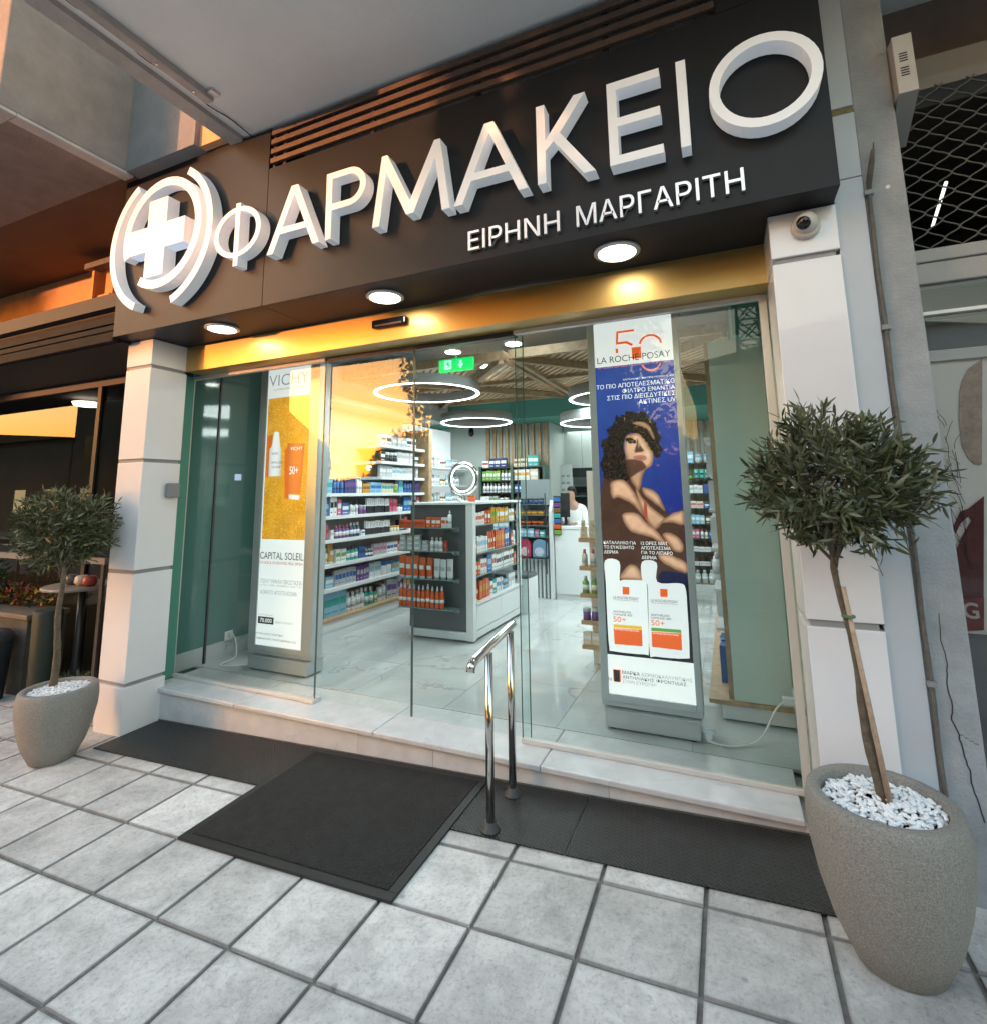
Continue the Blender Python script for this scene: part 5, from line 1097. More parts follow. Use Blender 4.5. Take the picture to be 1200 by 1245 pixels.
# ================================================================== PRODUCTS
PROTO = {}
def hexc(r, g, b_): return (r, g, b_)
PC = {'orange': (.62, .10, .015), 'white': (.70, .71, .72), 'grey': (.42, .44, .46), 'blue': (.03, .12, .36), 'lightblue': (.22, .45, .62), 'teal': (.03, .33, .30), 'green': (.16, .33, .05),
      'pink': (.50, .12, .22), 'purple': (.14, .05, .22), 'black': (.02, .02, .024), 'amber': (.55, .28, .03), 'cream': (.62, .55, .42), 'red': (.42, .04, .03), 'navy': (.02, .04, .14), 'clear': (.45, .52, .54), 'brown': (.18, .09, .05)}
def pcm(c): return mat('pack_'+c, PC[c], .38, coat=.2)
def proto(kind, a, b_, w_, h, d=None, label=None):
    key = (kind, a, b_, w_, h)
    if key in PROTO: return PROTO[key]
    d = d or w_*.6; m = MB()
    if kind == 'carton':
        m.box(-w_/2, 0, 0, w_/2, d, h, 0); m.box(-w_/2+.004, -.0012, h*.42, w_/2-.004, 0, h*.72, 1); m.box(-w_/2+.01, -.0012, h*.14, w_/2-.02, 0, h*.2, 1)
        name = 'product_box'; lab = '%s carton with %s print' % (a, b_)
    elif kind == 'stack':
        m.box(-w_/2, 0, 0, w_/2, d, h*.31, 0); m.box(-w_/2+.003, .004, h*.32, w_/2-.002, d, h*.63, 0); m.box(-w_/2+.01, .003, h*.64, w_/2-.015, d, h, 0)
        for q in (.1, .42, .76): m.box(-w_/2+.015, -.001, h*q, w_/2-.02, 0, h*(q+.1), 1)
        name = 'product_box'; lab = 'flat %s cartons with %s print' % (a, b_)
    elif kind == 'tube':
        r = w_*.46; n = 12; rings = []
        for f, sx, sy in ((.10, 1, .62), (.5, 1.02, .5), (.96, 1.08, .10), (1.0, 1.08, .06)):
            i = len(m.v); rings.append(i)
            m.v += [(r*sx*math.cos(2*PI*j/n), d*.5+r*sy*math.sin(2*PI*j/n), h*f) for j in range(n)]
        for q in range(3):
            for j in range(n): m.f.append((rings[q]+j, rings[q]+(j+1) % n, rings[q+1]+(j+1) % n, rings[q+1]+j)); m.m.append(0); m.sm.append(True)
        m.f.append(tuple(rings[-1]+j for j in range(n))); m.m.append(0); m.sm.append(False)
        m.lathe([(r*.85, 0), (r*.9, h*.1)], (0, d*.5, 0), 12, m=1, sy=.65)
        m.box(-r*.7, d*.5-r*.60, h*.42, r*.7, d*.5-r*.48, h*.62, 1)
        name = 'product_tube'; lab = '%s cream tube with %s cap' % (a, b_)
    elif kind == 'bottle':
        r = w_*.46; m.lathe([(r*.95, 0), (r, h*.03), (r, h*.66), (r*.45, h*.76)], (0, d*.5, 0), 12, m=0); m.lathe([(r*.5, h*.76), (r*.5, h*.98), (r*.35, h)], (0, d*.5, 0), 10, m=1)
        m.lathe([(r*1.02, h*.2), (r*1.02, h*.5)], (0, d*.5, 0), 12, m=2)
        name = 'product_bottle'; lab = '%s bottle with %s cap' % (a, b_)
    elif kind == 'spray':
        r = w_*.46; m.lathe([(r*.95, 0), (r, h*.02), (r, h*.72), (r*.6, h*.78)], (0, d*.5, 0), 12, m=0); m.lathe([(r*.5, h*.78), (r*.48, h*.9), (r*.30, h*.92), (r*.28, h)], (0, d*.5, 0), 10, m=1)
        m.lathe([(r*1.03, h*.26), (r*1.03, h*.40)], (0, d*.5, 0), 12, m=1)
        name = 'product_bottle'; lab = '%s spray bottle with %s nozzle' % (a, b_)
    elif kind == 'jar':
        r = w_*.47; m.lathe([(r, 0), (r*1.02, h*.7)], (0, d*.5, 0), 14, m=0); m.lathe([(r*1.05, h*.7), (r*1.05, h)], (0, d*.5, 0), 14, m=1)
        name = 'product_jar'; lab = '%s jar with %s lid' % (a, b_)
    elif kind == 'duo':
        m.box(-w_/2, 0, 0, w_/2, d, h*.48, 1); m.box(-w_/2, 0, h*.481, w_/2, d, h, 0); m.box(-w_*.25, -.001, h*.55, w_*.25, 0, h*.9, 2)
        name = 'product_box'; lab = 'half %s half %s carton' % (a, b_)
    third = 'white' if a not in ('white', 'cream') else 'grey'
    me = m.mesh(name, [pcm(a), pcm(b_), pcm(third)])
    PROTO[key] = (me, name, lab, w_); return PROTO[key]
NPROD = [0]
def put(pr_, x, y, z, rot, where, tiltz=0):
    me, name, lab, w_ = pr_
    o = bpy.data.objects.new(name, me); COL.objects.link(o); o.location = (x, y, z+.0006); o.rotation_euler = (0, 0, rot+tiltz)
    l = lab + ' ' + where; o['label'] = l; o['group'] = 'products: ' + l; o['category'] = {'product_box': 'box', 'product_tube': 'tube', 'product_bottle': 'bottle', 'product_jar': 'jar'}[name]
    NPROD[0] += 1; return o
rp = random.Random(77)
def row(p0, p1, z, rot, seq, where, gap=.004, maxn=999):
    a = Vector((p0[0], p0[1])); b_ = Vector((p1[0], p1[1])); L = (b_-a).length; d = (b_-a)/L; s = 0; n = 0
    while s < L and n < maxn:
        for pr_, cnt in seq:
            for _ in range(cnt):
                w_ = pr_[3]
                if s+w_ > L or n >= maxn: s = L+1; break
                c = a+d*(s+w_/2); off = rp.uniform(0, .012)
                nv = Vector((-math.sin(rot), math.cos(rot)))
                oo = put(pr_, c.x+nv.x*off, c.y+nv.y*off, z, rot, where, rp.gauss(0, .06)); oo.scale = (1, 1, rp.uniform(.94, 1.05)); s += w_+gap+max(0, rp.gauss(-.002, .004)); n += 1
            if s > L: break
            s += .01
P = proto
# ---- left wall shelving (faces +x)
ls = thing('wall_shelving', 'long white wall shelving full of products along the left side of the shop', 'shelving', (.2, 2.8, PZ))
m = MB(); m.box(-.165, 1.84, PZ, .0, 3.92, 2.72); m.build('back_panel', plain('shelf_back', (.42, .45, .45), .4), ls)
m = MB(); m.box(-.0, 1.84, PZ, .40, 3.90, .345); m.build('plinth', m_white, ls)
m = MB(); m.box(.001, 1.84, .346, .405, 3.90, .435); m.build('drawer_front', m_white, ls)
m = MB(); m.box(.001, 1.84, .437, .415, 3.90, .466); m.build('wooden_shelf', m_wood, ls)
LZ = [.76, 1.005, 1.255, 1.50, 1.735, 1.93, 2.12, 2.32]
for z in LZ:
    m = MB(); m.box(.001, 1.84 if z < 1.8 else 2.9, z-.034, .40, 3.89, z); m.build('shelf', m_white, ls)
m = MB(); m.box(.001, 3.93, PZ, .44, 4.02, 2.60); m.build('wooden_end_panel', m_wood, ls)
m = MB(); m.box(-.16, 1.84, 2.721, .38, 3.92, 2.79); m.build('cornice', plain('cornice_cream', (.40, .40, .37), .6), ls)
pt = thing('wall_picture', 'pale framed picture above the left shelves', 'picture', (.01, 2.3, 2.0))
m = MB(); m.box(.002, 2.12, 2.02, .012, 2.62, 2.40); m.build('picture_print', plain('picture', (.40, .42, .42), .5, var=.4, vs=12), pt)
RL = PI/2; X0 = .345
W = 'on the %s shelf of the left wall'
row((X0, 1.9), (X0, 3.86), .4665, RL, [(P('jar', 'clear', 'navy', .13, .14), 1), (P('carton', 'lightblue', 'teal', .11, .24), 3), (P('bottle', 'white', 'white', .075, .2), 4), (P('bottle', 'teal', 'white', .07, .19), 2), (P('carton', 'green', 'white', .07, .12), 1), (P('bottle', 'white', 'black', .075, .23), 2), (P('carton', 'grey', 'purple', .10, .22), 3), (P('carton', 'purple', 'amber', .09, .23), 3)], W % 'wooden bottom')
row((X0, 1.9), (X0, 3.86), LZ[0], RL, [(P('carton', 'green', 'black', .14, .15), 1), (P('carton', 'lightblue', 'white', .12, .12), 1), (P('carton', 'grey', 'blue', .055, .17), 6), (P('carton', 'purple', 'grey', .05, .17), 4), (P('carton', 'white', 'lightblue', .04, .16), 5), (P('jar', 'white', 'blue', .10, .16), 2), (P('carton', 'lightblue', 'amber', .06, .12), 4), (P('bottle', 'white', 'black', .05, .14), 3)], W % 'fifth')
row((X0, 1.9), (X0, 3.86), LZ[1], RL, [(P('jar', 'clear', 'navy', .11, .16), 1), (P('bottle', 'cream', 'white', .06, .17), 1), (P('tube', 'amber', 'white', .09, .20), 1), (P('carton', 'white', 'green', .08, .13), 2), (P('bottle', 'teal', 'navy', .06, .15), 3), (P('carton', 'blue', 'navy', .11, .13), 1), (P('bottle', 'navy', 'white', .04, .09), 3), (P('carton', 'grey', 'pink', .06, .13), 4), (P('carton', 'white', 'blue', .07, .12), 3), (P('carton', 'orange', 'white', .08, .11), 1)], W % 'fourth')
row((X0, 1.9), (X0, 3.86), LZ[2], RL, [(P('carton', 'black', 'grey', .11, .14), 1), (P('tube', 'pink', 'red', .07, .17), 1), (P('carton', 'white', 'grey', .05, .10), 1), (P('bottle', 'purple', 'pink', .055, .14), 4), (P('bottle', 'navy', 'white', .055, .15), 3), (P('carton', 'white', 'blue', .07, .06), 1), (P('duo', 'white', 'black', .055, .15), 8), (P('jar', 'cream', 'amber', .06, .07), 3)], W % 'third')
row((X0, 1.9), (X0, 3.86), LZ[3], RL, [(P('carton', 'blue', 'lightblue', .085, .18), 2), (P('carton', 'white', 'black', .05, .19), 2), (P('carton', 'pink', 'white', .06, .17), 1), (P('carton', 'blue', 'white', .12, .13), 1), (P('bottle', 'white', 'black', .045, .14), 3), (P('jar', 'purple', 'grey', .06, .10), 2), (P('duo', 'white', 'black', .045, .17), 9), (P('carton', 'pink', 'red', .045, .16), 3), (P('jar', 'white', 'black', .06, .08), 2)], W % 'second')
row((X0, 1.9), (X0, 3.86), LZ[4], RL, [(P('jar', 'green', 'cream', .09, .11), 1), (P('carton', 'lightblue', 'teal', .10, .16), 1), (P('spray', 'blue', 'navy', .055, .16), 3), (P('carton', 'navy', 'purple', .06, .17), 3), (P('spray', 'white', 'grey', .05, .19), 2), (P('carton', 'amber', 'brown', .06, .11), 2), (P('carton', 'lightblue', 'blue', .10, .12), 2), (P('carton', 'cream', 'teal', .06, .12), 4)], W % 'first full length')
row((X0, 2.95), (X0, 3.86), LZ[5], RL, [(P('carton', 'grey', 'white', .06, .14), 4), (P('carton', 'white', 'lightblue', .07, .12), 4), (P('carton', 'white', 'grey', .05, .13), 4)], W % 'short upper')
row((X0, 2.95), (X0, 3.86), LZ[6], RL, [(P('carton', 'black', 'white', .10, .13), 1), (P('jar', 'black', 'white', .08, .12), 3), (P('carton', 'white', 'grey', .09, .14), 4)], W % 'second highest')
row((X0, 2.95), (X0, 3.86), LZ[7], RL, [(P('carton', 'white', 'black', .12, .14), 2), (P('carton', 'grey', 'white', .10, .12), 3)], W % 'topmost')
# ---- further left shelving, bright
l2 = thing('bright_shelving', 'brightly lit white shelving beyond the wooden end panel', 'shelving', (.2, 4.6, PZ))
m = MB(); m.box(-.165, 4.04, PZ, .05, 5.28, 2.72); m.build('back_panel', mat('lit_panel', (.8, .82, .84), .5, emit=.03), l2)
for z in (.7, 1.05, 1.32, 1.58, 1.84, 2.10):
    m = MB(); m.box(.051, 4.04, z-.02, .36, 5.26, z); m.build('shelf', m_white, l2)
    if z > 1.2: row((.30, 4.10), (.30, 5.2), z, RL, [(P('bottle', 'white', 'grey', .07, .14), 3), (P('carton', 'grey', 'white', .08, .15), 2), (P('jar', 'cream', 'brown', .08, .09), 2), (P('bottle', 'lightblue', 'white', .06, .16), 3)], 'on the %s bright shelf past the wooden panel' % {1.32: 'lowest', 1.58: 'second', 1.84: 'third', 2.10: 'top'}[z])

# ---- island shelf
isl = thing('island_shelf', 'grey and white island shelf unit in the middle of the shop floor', 'island shelf', (1.44, 3.1, PZ))
m = MB(); m.box(1.075, 2.50, .36, 1.735, 2.53, 1.598); m.build('end_panel', m_shelfgrey, isl)
m = MB(); m.box(1.738, 2.485, PZ+.02, 1.816, 2.56, 1.60); m.build('white_upright', m_white, isl, bevel=.004)
m = MB(); m.box(1.07, 2.485, PZ+.02, 1.737, 2.60, .352); m.build('white_plinth', m_white, isl, bevel=.012)
m = MB(); m.box(1.06, 2.48, 1.600, 1.82, 3.84, 1.625); m.build('top_board', m_white, isl, bevel=.003)
m = MB(); m.box(1.11, 2.61, PZ, 1.76, 3.80, PZ+.05); m.build('recessed_base', m_black, isl)
m = MB(); m.box(1.075, 2.54, .36, 1.10, 3.83, 1.598); m.box(1.42, 2.54, .62, 1.45, 3.83, 1.598); m.build('centre_panel', m_shelfgrey, isl)
m = MB(); m.box(1.11, 2.57, PZ+.03, 1.80, 3.83, .60); m.build('drawer_carcass', m_white, isl)
for a, b_ in ((2.575, 3.19), (3.195, 3.82)):
    m = MB(); m.box(1.801, a, .36, 1.812, b_, .59); m.build('drawer_front', m_white, isl, bevel=.002)
m = MB(); m.box(1.801, 2.575, PZ+.03, 1.809, 3.82, .352); m.build('kick_board', m_white, isl)
m = MB(); m.box(1.451, 2.57, .601, 1.82, 3.83, .622); m.build('lower_shelf', m_white, isl)
m = MB(); m.box(1.77, 3.79, .623, 1.812, 3.83, 1.598); m.build('white_upright', m_white, isl)
m_gs = mat('glass_shelf', (.16, .24, .23), .08, spec=.8)
for z in (1.372, 1.139, .865, .58):
    m = MB(); m.box(1.02, 2.36, z-.008, 1.66, 2.499, z); m.build('glass_shelf', m_gs, isl)
    m = MB(); m.prism([(2.42, z-.009), (2.499, z-.009), (2.499, z-.05)], 1.60, 1.66, axis='x'); m.build('shelf_bracket', plain('bracket_grey', (.45, .47, .48), .3, metal=.5), isl)
for z in (1.385, 1.10, .875):
    m = MB(); m.box(1.451, 2.57, z-.010, 1.80, 3.785, z); m.build('glass_shelf', m_gs, isl)
E_ = 'on the %s glass end shelf of the island'
row((1.00, 2.385), (1.62, 2.385), 1.372, 0, [(P('carton', 'orange', 'red', .078, .075), 4), (P('carton', 'orange', 'white', .052, .10), 3), (P('carton', 'white', 'orange', .048, .105), 4)], E_ % 'top', .002)
put(P('spray', 'white', 'grey', .045, .17), 1.600, 2.39, 1.372, 0, E_ % 'top')
row((1.00, 2.385), (1.60, 2.385), 1.139, 0, [(P('stack', 'grey', 'white', .085, .15), 3), (P('stack', 'grey', 'white', .08, .10), 1), (P('bottle', 'white', 'grey', .048, .135), 3), (P('carton', 'red', 'orange', .035, .11), 1), (P('carton', 'white', 'red', .042, .10), 1)], E_ % 'second', .002)
row((1.00, 2.385), (1.66, 2.385), .865, 0, [(P('tube', 'orange', 'white', .078, .215), 5), (P('tube', 'white', 'grey', .072, .20), 3)], E_ % 'third', .002)
row((1.00, 2.385), (1.60, 2.385), .58, 0, [(P('spray', 'orange', 'white', .050, .22), 10), (P('spray', 'white', 'grey', .055, .22), 1)], E_ % 'lowest', .003)
S_ = 'on the %s long side shelf of the island'
row((1.775, 2.60), (1.775, 3.77), 1.385, RL, [(P('carton', 'white', 'orange', .05, .13), 5), (P('carton', 'orange', 'white', .06, .15), 2), (P('carton', 'amber', 'green', .055, .17), 3), (P('carton', 'amber', 'white', .05, .16), 6), (P('carton', 'white', 'amber', .05, .14), 3)], S_ % 'top')
row((1.775, 2.60), (1.775, 3.77), 1.10, RL, [(P('carton', 'orange', 'white', .06, .12), 1), (P('carton', 'white', 'lightblue', .05, .16), 5), (P('tube', 'orange', 'white', .06, .20), 3), (P('carton', 'orange', 'amber', .045, .20), 5), (P('carton', 'blue', 'white', .05, .20), 2), (P('carton', 'navy', 'black', .05, .18), 1)], S_ % 'second')
row((1.775, 2.60), (1.775, 3.77), .875, RL, [(P('carton', 'orange', 'cream', .05, .13), 3), (P('carton', 'white', 'orange', .05, .15), 3), (P('carton', 'blue', 'lightblue', .09, .17), 1), (P('carton', 'white', 'red', .05, .17), 2), (P('carton', 'white', 'black', .06, .16), 8)], S_ % 'third')
row((1.775, 2.60), (1.775, 3.77), .622, RL, [(P('tube', 'orange', 'white', .055, .18), 2), (P('carton', 'orange', 'amber', .045, .19), 5), (P('carton', 'white', 'orange', .08, .14), 1), (P('carton', 'teal', 'white', .08, .15), 1), (P('carton', 'white', 'blue', .05, .15), 3), (P('carton', 'lightblue', 'brown', .07, .10), 2), (P('carton', 'white', 'grey', .06, .15), 3)], S_ % 'lowest')
put(P('jar', 'orange', 'orange', .09, .07), 1.68, 2.80, 1.625, RL, 'on top of the island shelf'); put(P('carton', 'white', 'grey', .10, .05), 1.70, 3.1, 1.625, RL, 'on top of the island shelf')
put(P('spray', 'white', 'grey', .045, .05), 1.60, 2.6, 1.625, 0, 'standing on the island top')
mr_ = thing('ring_mirror', 'round chrome framed cosmetic mirror on top of the island shelf', 'mirror', (1.45, 3.0, 1.625))
m = MB(); cxm, cym, czm, Rm = 1.45, 3.0, 1.880, .170
m.tube([(cxm+Rm*math.cos(2*PI*k/48), cym, czm+Rm*math.sin(2*PI*k/48)) for k in range(49)], .024, 12, cap=False); m.build('chrome_ring', m_steel, mr_)
MB().tube([(cxm+(Rm-.026)*math.cos(2*PI*k/48), cym-.012, czm+(Rm-.026)*math.sin(2*PI*k/48)) for k in range(49)], .004, 8, cap=False).build('light_ring', mat('soft_lit', (1, 1, 1), .5, emit=.4), mr_)
m = MB(); m.lathe([(.06, 1.6255), (.06, 1.635), (.018, 1.64), (.012, 1.69)], (cxm, cym, 0), 20); m.build('mirror_foot', m_steel, mr_)
bch = thing('bench', 'white cube bench with dark cushion at the far end of the island', 'bench', (1.5, 4.0, PZ))
m = MB(); m.box(1.12, 3.85, PZ, 1.89, 4.20, .665); m.build('bench_box', m_white, bch, bevel=.003)
m = MB(); m.box(1.13, 3.855, .666, 1.885, 4.195, .715); m.build('cushion', m_shelfgrey, bch, bevel=.018)

# ---- slat wall and back shelving
m = MB(); m.box(-.17, 5.33, PZ, 1.742, 7.19, 2.788); m.build('wall', m_greywall, kind='structure', label='grey green wall block behind the slatted shelving')
sw = thing('slat_wall', 'oak slats over a pale wall above the rear shelving', 'slat wall', (1.2, 5.31, 2.1))
for k in range(10):
    x0 = .69+k*.108; m = MB(); m.box(x0, 5.29, 1.2, x0+.056, 5.328, 2.785); m.build('slat', m_woodd, sw)
rs = thing('rear_shelving', 'rear shelving with dark green uprights below the slat wall', 'shelving', (1.2, 5.2, PZ))
for x0 in (.66, 1.19, 1.70): m = MB(); m.box(x0, 5.07, PZ, x0+.035, 5.288, 2.12); m.build('upright', plain('dkgreen', (.05, .09, .075), .5), rs)
RZ = [2.105, 1.905, 1.72, 1.55, 1.36, 1.15]
for z in RZ:
    for a, b_ in ((.696, 1.189), (1.226, 1.699)):
        m = MB(); m.box(a, 5.08, z-.018, b_, 5.286, z); m.build('shelf', m_darkal, rs)
RS = 'on the rear shelving, %s, %s bay'
seqs = [([(P('carton', 'white', 'red', .10, .10), 1), (P('carton', 'navy', 'white', .09, .14), 3)], [(P('carton', 'cream', 'brown', .10, .12), 2), (P('carton', 'teal', 'white', .08, .17), 2), (P('carton', 'blue', 'navy', .10, .15), 1)]),
        ([(P('carton', 'green', 'white', .055, .15), 5), (P('bottle', 'white', 'green', .05, .15), 4)], [(P('carton', 'white', 'amber', .12, .15), 2), (P('carton', 'cream', 'white', .12, .15), 2)]),
        ([(P('bottle', 'white', 'grey', .055, .14), 8)], [(P('carton', 'blue', 'white', .07, .12), 4), (P('carton', 'lightblue', 'blue', .10, .10), 1)]),
        ([(P('carton', 'grey', 'green', .08, .12), 3), (P('jar', 'green', 'white', .08, .09), 2)], [(P('jar', 'black', 'brown', .07, .09), 3), (P('carton', 'brown', 'red', .08, .11), 3)]),
        ([(P('jar', 'white', 'grey', .07, .1), 3), (P('bottle', 'cream', 'white', .06, .14), 3)], [(P('carton', 'brown', 'cream', .08, .12), 5)]),
        ([(P('carton', 'lightblue', 'white', .08, .15), 5)], [(P('carton', 'purple', 'white', .08, .15), 5)])]
nmz = ['top row', 'second row', 'third row', 'fourth row', 'fifth row', 'sixth row']
for i, z in enumerate(RZ):
    row((.71, 5.10), (1.18, 5.10), z, 0, seqs[i][0], RS % (nmz[i], 'left')); row((1.235, 5.10), (1.69, 5.10), z, 0, seqs[i][1], RS % (nmz[i], 'right'))
dcm = thing('corner_camera', 'small dark security camera under the teal ceiling by the slat wall', 'camera', (.45, 5.2, 2.7))
MB().lathe([(.02, 2.62), (.045, 2.65), (.045, 2.70), (.03, 2.785)], (.47, 5.2, 0), 16).build('camera_dome', m_lens, dcm)

# ---- counter
ct = thing('counter', 'white pharmacy counter at the back of the shop', 'counter', (2.6, 5.0, PZ))
m = MB(); m.box(1.93, 4.85, .33, 3.60, 4.88, 1.20); m.build('front_panel', m_white, ct)
m = MB(); m.box(1.93, 4.87, PZ, 3.60, 4.90, .327); m.build('kick_board', m_white, ct)
m = MB(); m.box(1.93, 4.84, 1.201, 3.60, 5.30, 1.245); m.build('counter_top', m_white, ct, bevel=.004)
m = MB(); m.prism([(4.80, PZ), (4.93, PZ), (4.93, 1.60), (4.88, 1.60), (4.80, 1.45)], 1.862, 1.915, axis='x'); m.build('end_panel', m_white, ct, bevel=.004)
st_ = thing('glass_display_stand', 'glass display stand with makeup rows and hanging backpacks left of the counter', 'display stand', (1.64, 4.8, PZ))
for k in range(7):
    x0 = 1.445+k*.058; m = MB(); m.box(x0, 4.86, PZ, x0+.030, 4.885, .80); m.build('white_batten', m_white, st_)
m = MB(); m.box(1.42, 4.886, PZ, 1.86, 4.90, 1.9); m.build('back_panel', plain('stand_back', (.20, .24, .25), .4), st_)
for z in (1.10, 1.255, 1.40, 1.55, .80):
    m = MB(); m.box(1.42, 4.72, z-.008, 1.855, 4.885, z); m.build('glass_shelf', m_gs, st_)
m = MB(); m.box(1.835, 4.72, .6, 1.848, 4.732, 1.70); m.box(1.42, 4.72, .6, 1.432, 4.732, 1.70); m.build('stand_post', m_darkal, st_)
D_ = 'on the %s level of the glass display stand'
row((1.435, 4.74), (1.84, 4.74), 1.40, 0, [(P('carton', 'brown', 'amber', .09, .06), 5)], D_ % 'third'); row((1.435, 4.74), (1.84, 4.74), 1.255, 0, [(P('carton', 'black', 'orange', .09, .08), 5)], D_ % 'second')
row((1.435, 4.74), (1.84, 4.74), 1.55, 0, [(P('jar', 'navy', 'black', .07, .08), 6)], D_ % 'top'); row((1.435, 4.74), (1.84, 4.74), 1.10, 0, [(P('carton', 'lightblue', 'white', .07, .11), 3), (P('carton', 'pink', 'lightblue', .06, .10), 1), (P('carton', 'teal', 'white', .07, .09), 2)], D_ % 'lower')
for k, (xx, w_, c, c2_, lb_) in enumerate(((1.520, .175, (.42, .03, .09), (.65, .45, .50), 'pink red child backpack with pale print'), (1.735, .205, (.16, .28, .42), (.45, .50, .60), 'light blue child backpack with pale print'))):
    t = thing('backpack', lb_ + ' hanging under the glass display stand', 'backpack', (xx, 4.73, .81))
    pl = arc(xx, .815+.155, w_/2, .10, 0, 180, 16) + [(xx-w_/2, .83), (xx-w_/2+.02, .812), (xx+w_/2-.02, .812), (xx+w_/2, .83)]
    m = MB(); m.prism(pl, 4.735, 4.83); m.build('bag_body', plain('bag%d' % k, c, .7, var=.1), t, bevel=.012)
    m = MB(); m.prism(arc(xx, .895, w_*.34, .062, 0, 345, 22), 4.728, 4.7345); m.build('front_pocket', plain('bagp%d' % k, c2_, .6, var=.3, vs=30), t, bevel=.004)
    m = MB(); m.tube(arc3 := [(xx+.02*math.cos(a*.4), 4.76, 1.070+.018*math.sin(a*.4)) for a in range(9)], .004, 6); m.build('top_handle', m_black, t)
sp = thing('gum_rack', 'narrow rack of colourful blister packs at the counter corner', 'rack', (1.96, 4.83, 1.15))
m = MB(); m.box(1.93, 4.832, 1.12, 2.03, 4.84, 1.66); m.build('rack_back', m_darkal, sp)
for k, c in enumerate(('green', 'orange', 'blue', 'teal', 'brown', 'purple', 'blue')):
    m = MB(); m.box(1.935, 4.80, 1.13+k*.075, 2.025, 4.831, 1.19+k*.075); m.build('blister_pack', pcm(c), sp, bevel=.006)
mo = thing('computer_monitor', 'black computer monitor seen from behind on the counter', 'monitor', (2.03, 5.0, 1.245))
m = MB(); m.box(1.985, 4.99, 1.36, 2.115, 5.02, 1.70); m.build('screen_back', m_black, mo, bevel=.006)
m = MB(); m.box(2.03, 5.00, 1.255, 2.07, 5.015, 1.359); m.box(1.99, 4.96, 1.246, 2.11, 5.06, 1.254); m.build('monitor_foot', m_black, mo)

# ---- back room wall, cabinets
bc = thing('rear_cabinets', 'tall pale grey green cabinet doors behind the counter', 'cabinets', (2.4, 6.1, PZ))
for k in range(6):
    x0 = 1.76+k*.30; m = MB(); m.box(x0, 6.04, 2.10, x0+.296, 6.07, 2.786); m.build('cabinet_door', m_greywall, bc, bevel=.003)
m = MB(); m.box(1.745, 6.06, 1.95, 3.56, 6.09, 2.099); m.build('dark_pelmet', m_black, bc)
m = MB(); m.box(1.745, 6.6, PZ, 3.56, 6.64, 2.1); m.build('niche_back', plain('niche', (.10, .11, .11), .6), bc)
for z in (1.25, 1.45, 1.65, 1.82):
    m = MB(); m.box(1.76, 6.30, z-.015, 3.55, 6.6, z); m.build('niche_shelf', m_gs, bc)
    row((2.05, 6.33), (3.0, 6.33), z, 0, [(P('carton', 'white', 'grey', .08, .09), 2), (P('carton', 'grey', 'white', .09, .07), 3), (P('bottle', 'clear', 'black', .06, .11), 2)], 'in the dark niche behind the counter, %s shelf' % {1.25: 'bottom', 1.45: 'second', 1.65: 'third', 1.82: 'top'}[z])
gd = thing('glasses_display', 'white rack of reading glasses on the wall right of the slat wall', 'display rack', (1.82, 5.9, 1.6))
m = MB(); m.box(1.745, 5.86, 1.30, 1.93, 5.88, 2.15); m.build('rack_board', plain('rack_board', (.50, .53, .52), .4), gd)
for k in range(6):
    z = 1.42+k*.11
    for q in range(2): MB().tube([(1.785+q*.085+.022*math.cos(a*.5), 5.845, z+.014*math.sin(a*.5)) for a in range(13)], .0035, 5, cap=False).build('eyeglasses', m_black, gd)

# ---- rear right shelving
rr2 = thing('rear_right_shelving', 'rear shelving with small packs seen right of the blue light box', 'shelving', (4.0, 6.1, PZ))
m = MB(); m.box(3.57, 6.32, PZ, 4.69, 6.36, 2.786); m.build('back_board', m_greywall, rr2)
for k in range(11):
    x0 = 3.60+k*.10; m = MB(); m.box(x0, 6.29, .4, x0+.05, 6.319, 2.785); m.build('slat', m_woodd, rr2)
m = MB(); m.box(3.57, 6.05, PZ, 4.69, 6.28, .36); m.build('plinth', m_white, rr2)
QZ = [.375, .62, .82, 1.01, 1.22, 1.45, 1.67, 1.885, 2.12]
qs = [[(P('bottle', 'clear', 'white', .09, .19), 6)], [(P('carton', 'white', 'grey', .07, .06), 3), (P('carton', 'white', 'black', .06, .09), 4)], [(P('carton', 'white', 'grey', .08, .07), 3), (P('carton', 'amber', 'green', .07, .08), 1)],
      [(P('carton', 'pink', 'white', .05, .14), 2), (P('bottle', 'white', 'pink', .05, .13), 2), (P('carton', 'blue', 'lightblue', .06, .12), 3)], [(P('carton', 'lightblue', 'white', .06, .13), 3), (P('carton', 'brown', 'white', .06, .12), 1), (P('bottle', 'blue', 'white', .08, .15), 2)],
      [(P('carton', 'cream', 'pink', .09, .10), 2), (P('carton', 'blue', 'white', .06, .08), 2), (P('carton', 'green', 'white', .09, .08), 1)], [(P('carton', 'white', 'grey', .06, .12), 3), (P('carton', 'blue', 'purple', .06, .12), 3)],
      [(P('jar', 'green', 'black', .07, .07), 1), (P('tube', 'teal', 'black', .07, .14), 3), (P('bottle', 'red', 'white', .06, .13), 2)], [(P('carton', 'lightblue', 'white', .09, .17), 1), (P('jar', 'clear', 'lightblue', .12, .13), 2)]]
on = ['bottom', 'second lowest', 'third lowest', 'fourth lowest', 'middle', 'fourth highest', 'third highest', 'second highest', 'top']
for i, z in enumerate(QZ):
    m = MB(); m.box(3.58, 6.06, z-.014, 4.68, 6.285, z); m.build('shelf', m_woodd if i == 0 else m_darkal, rr2)
    row((3.66, 6.08), (4.35, 6.08), z, 0, qs[i], 'on the %s shelf of the rear right shelving' % on[i])

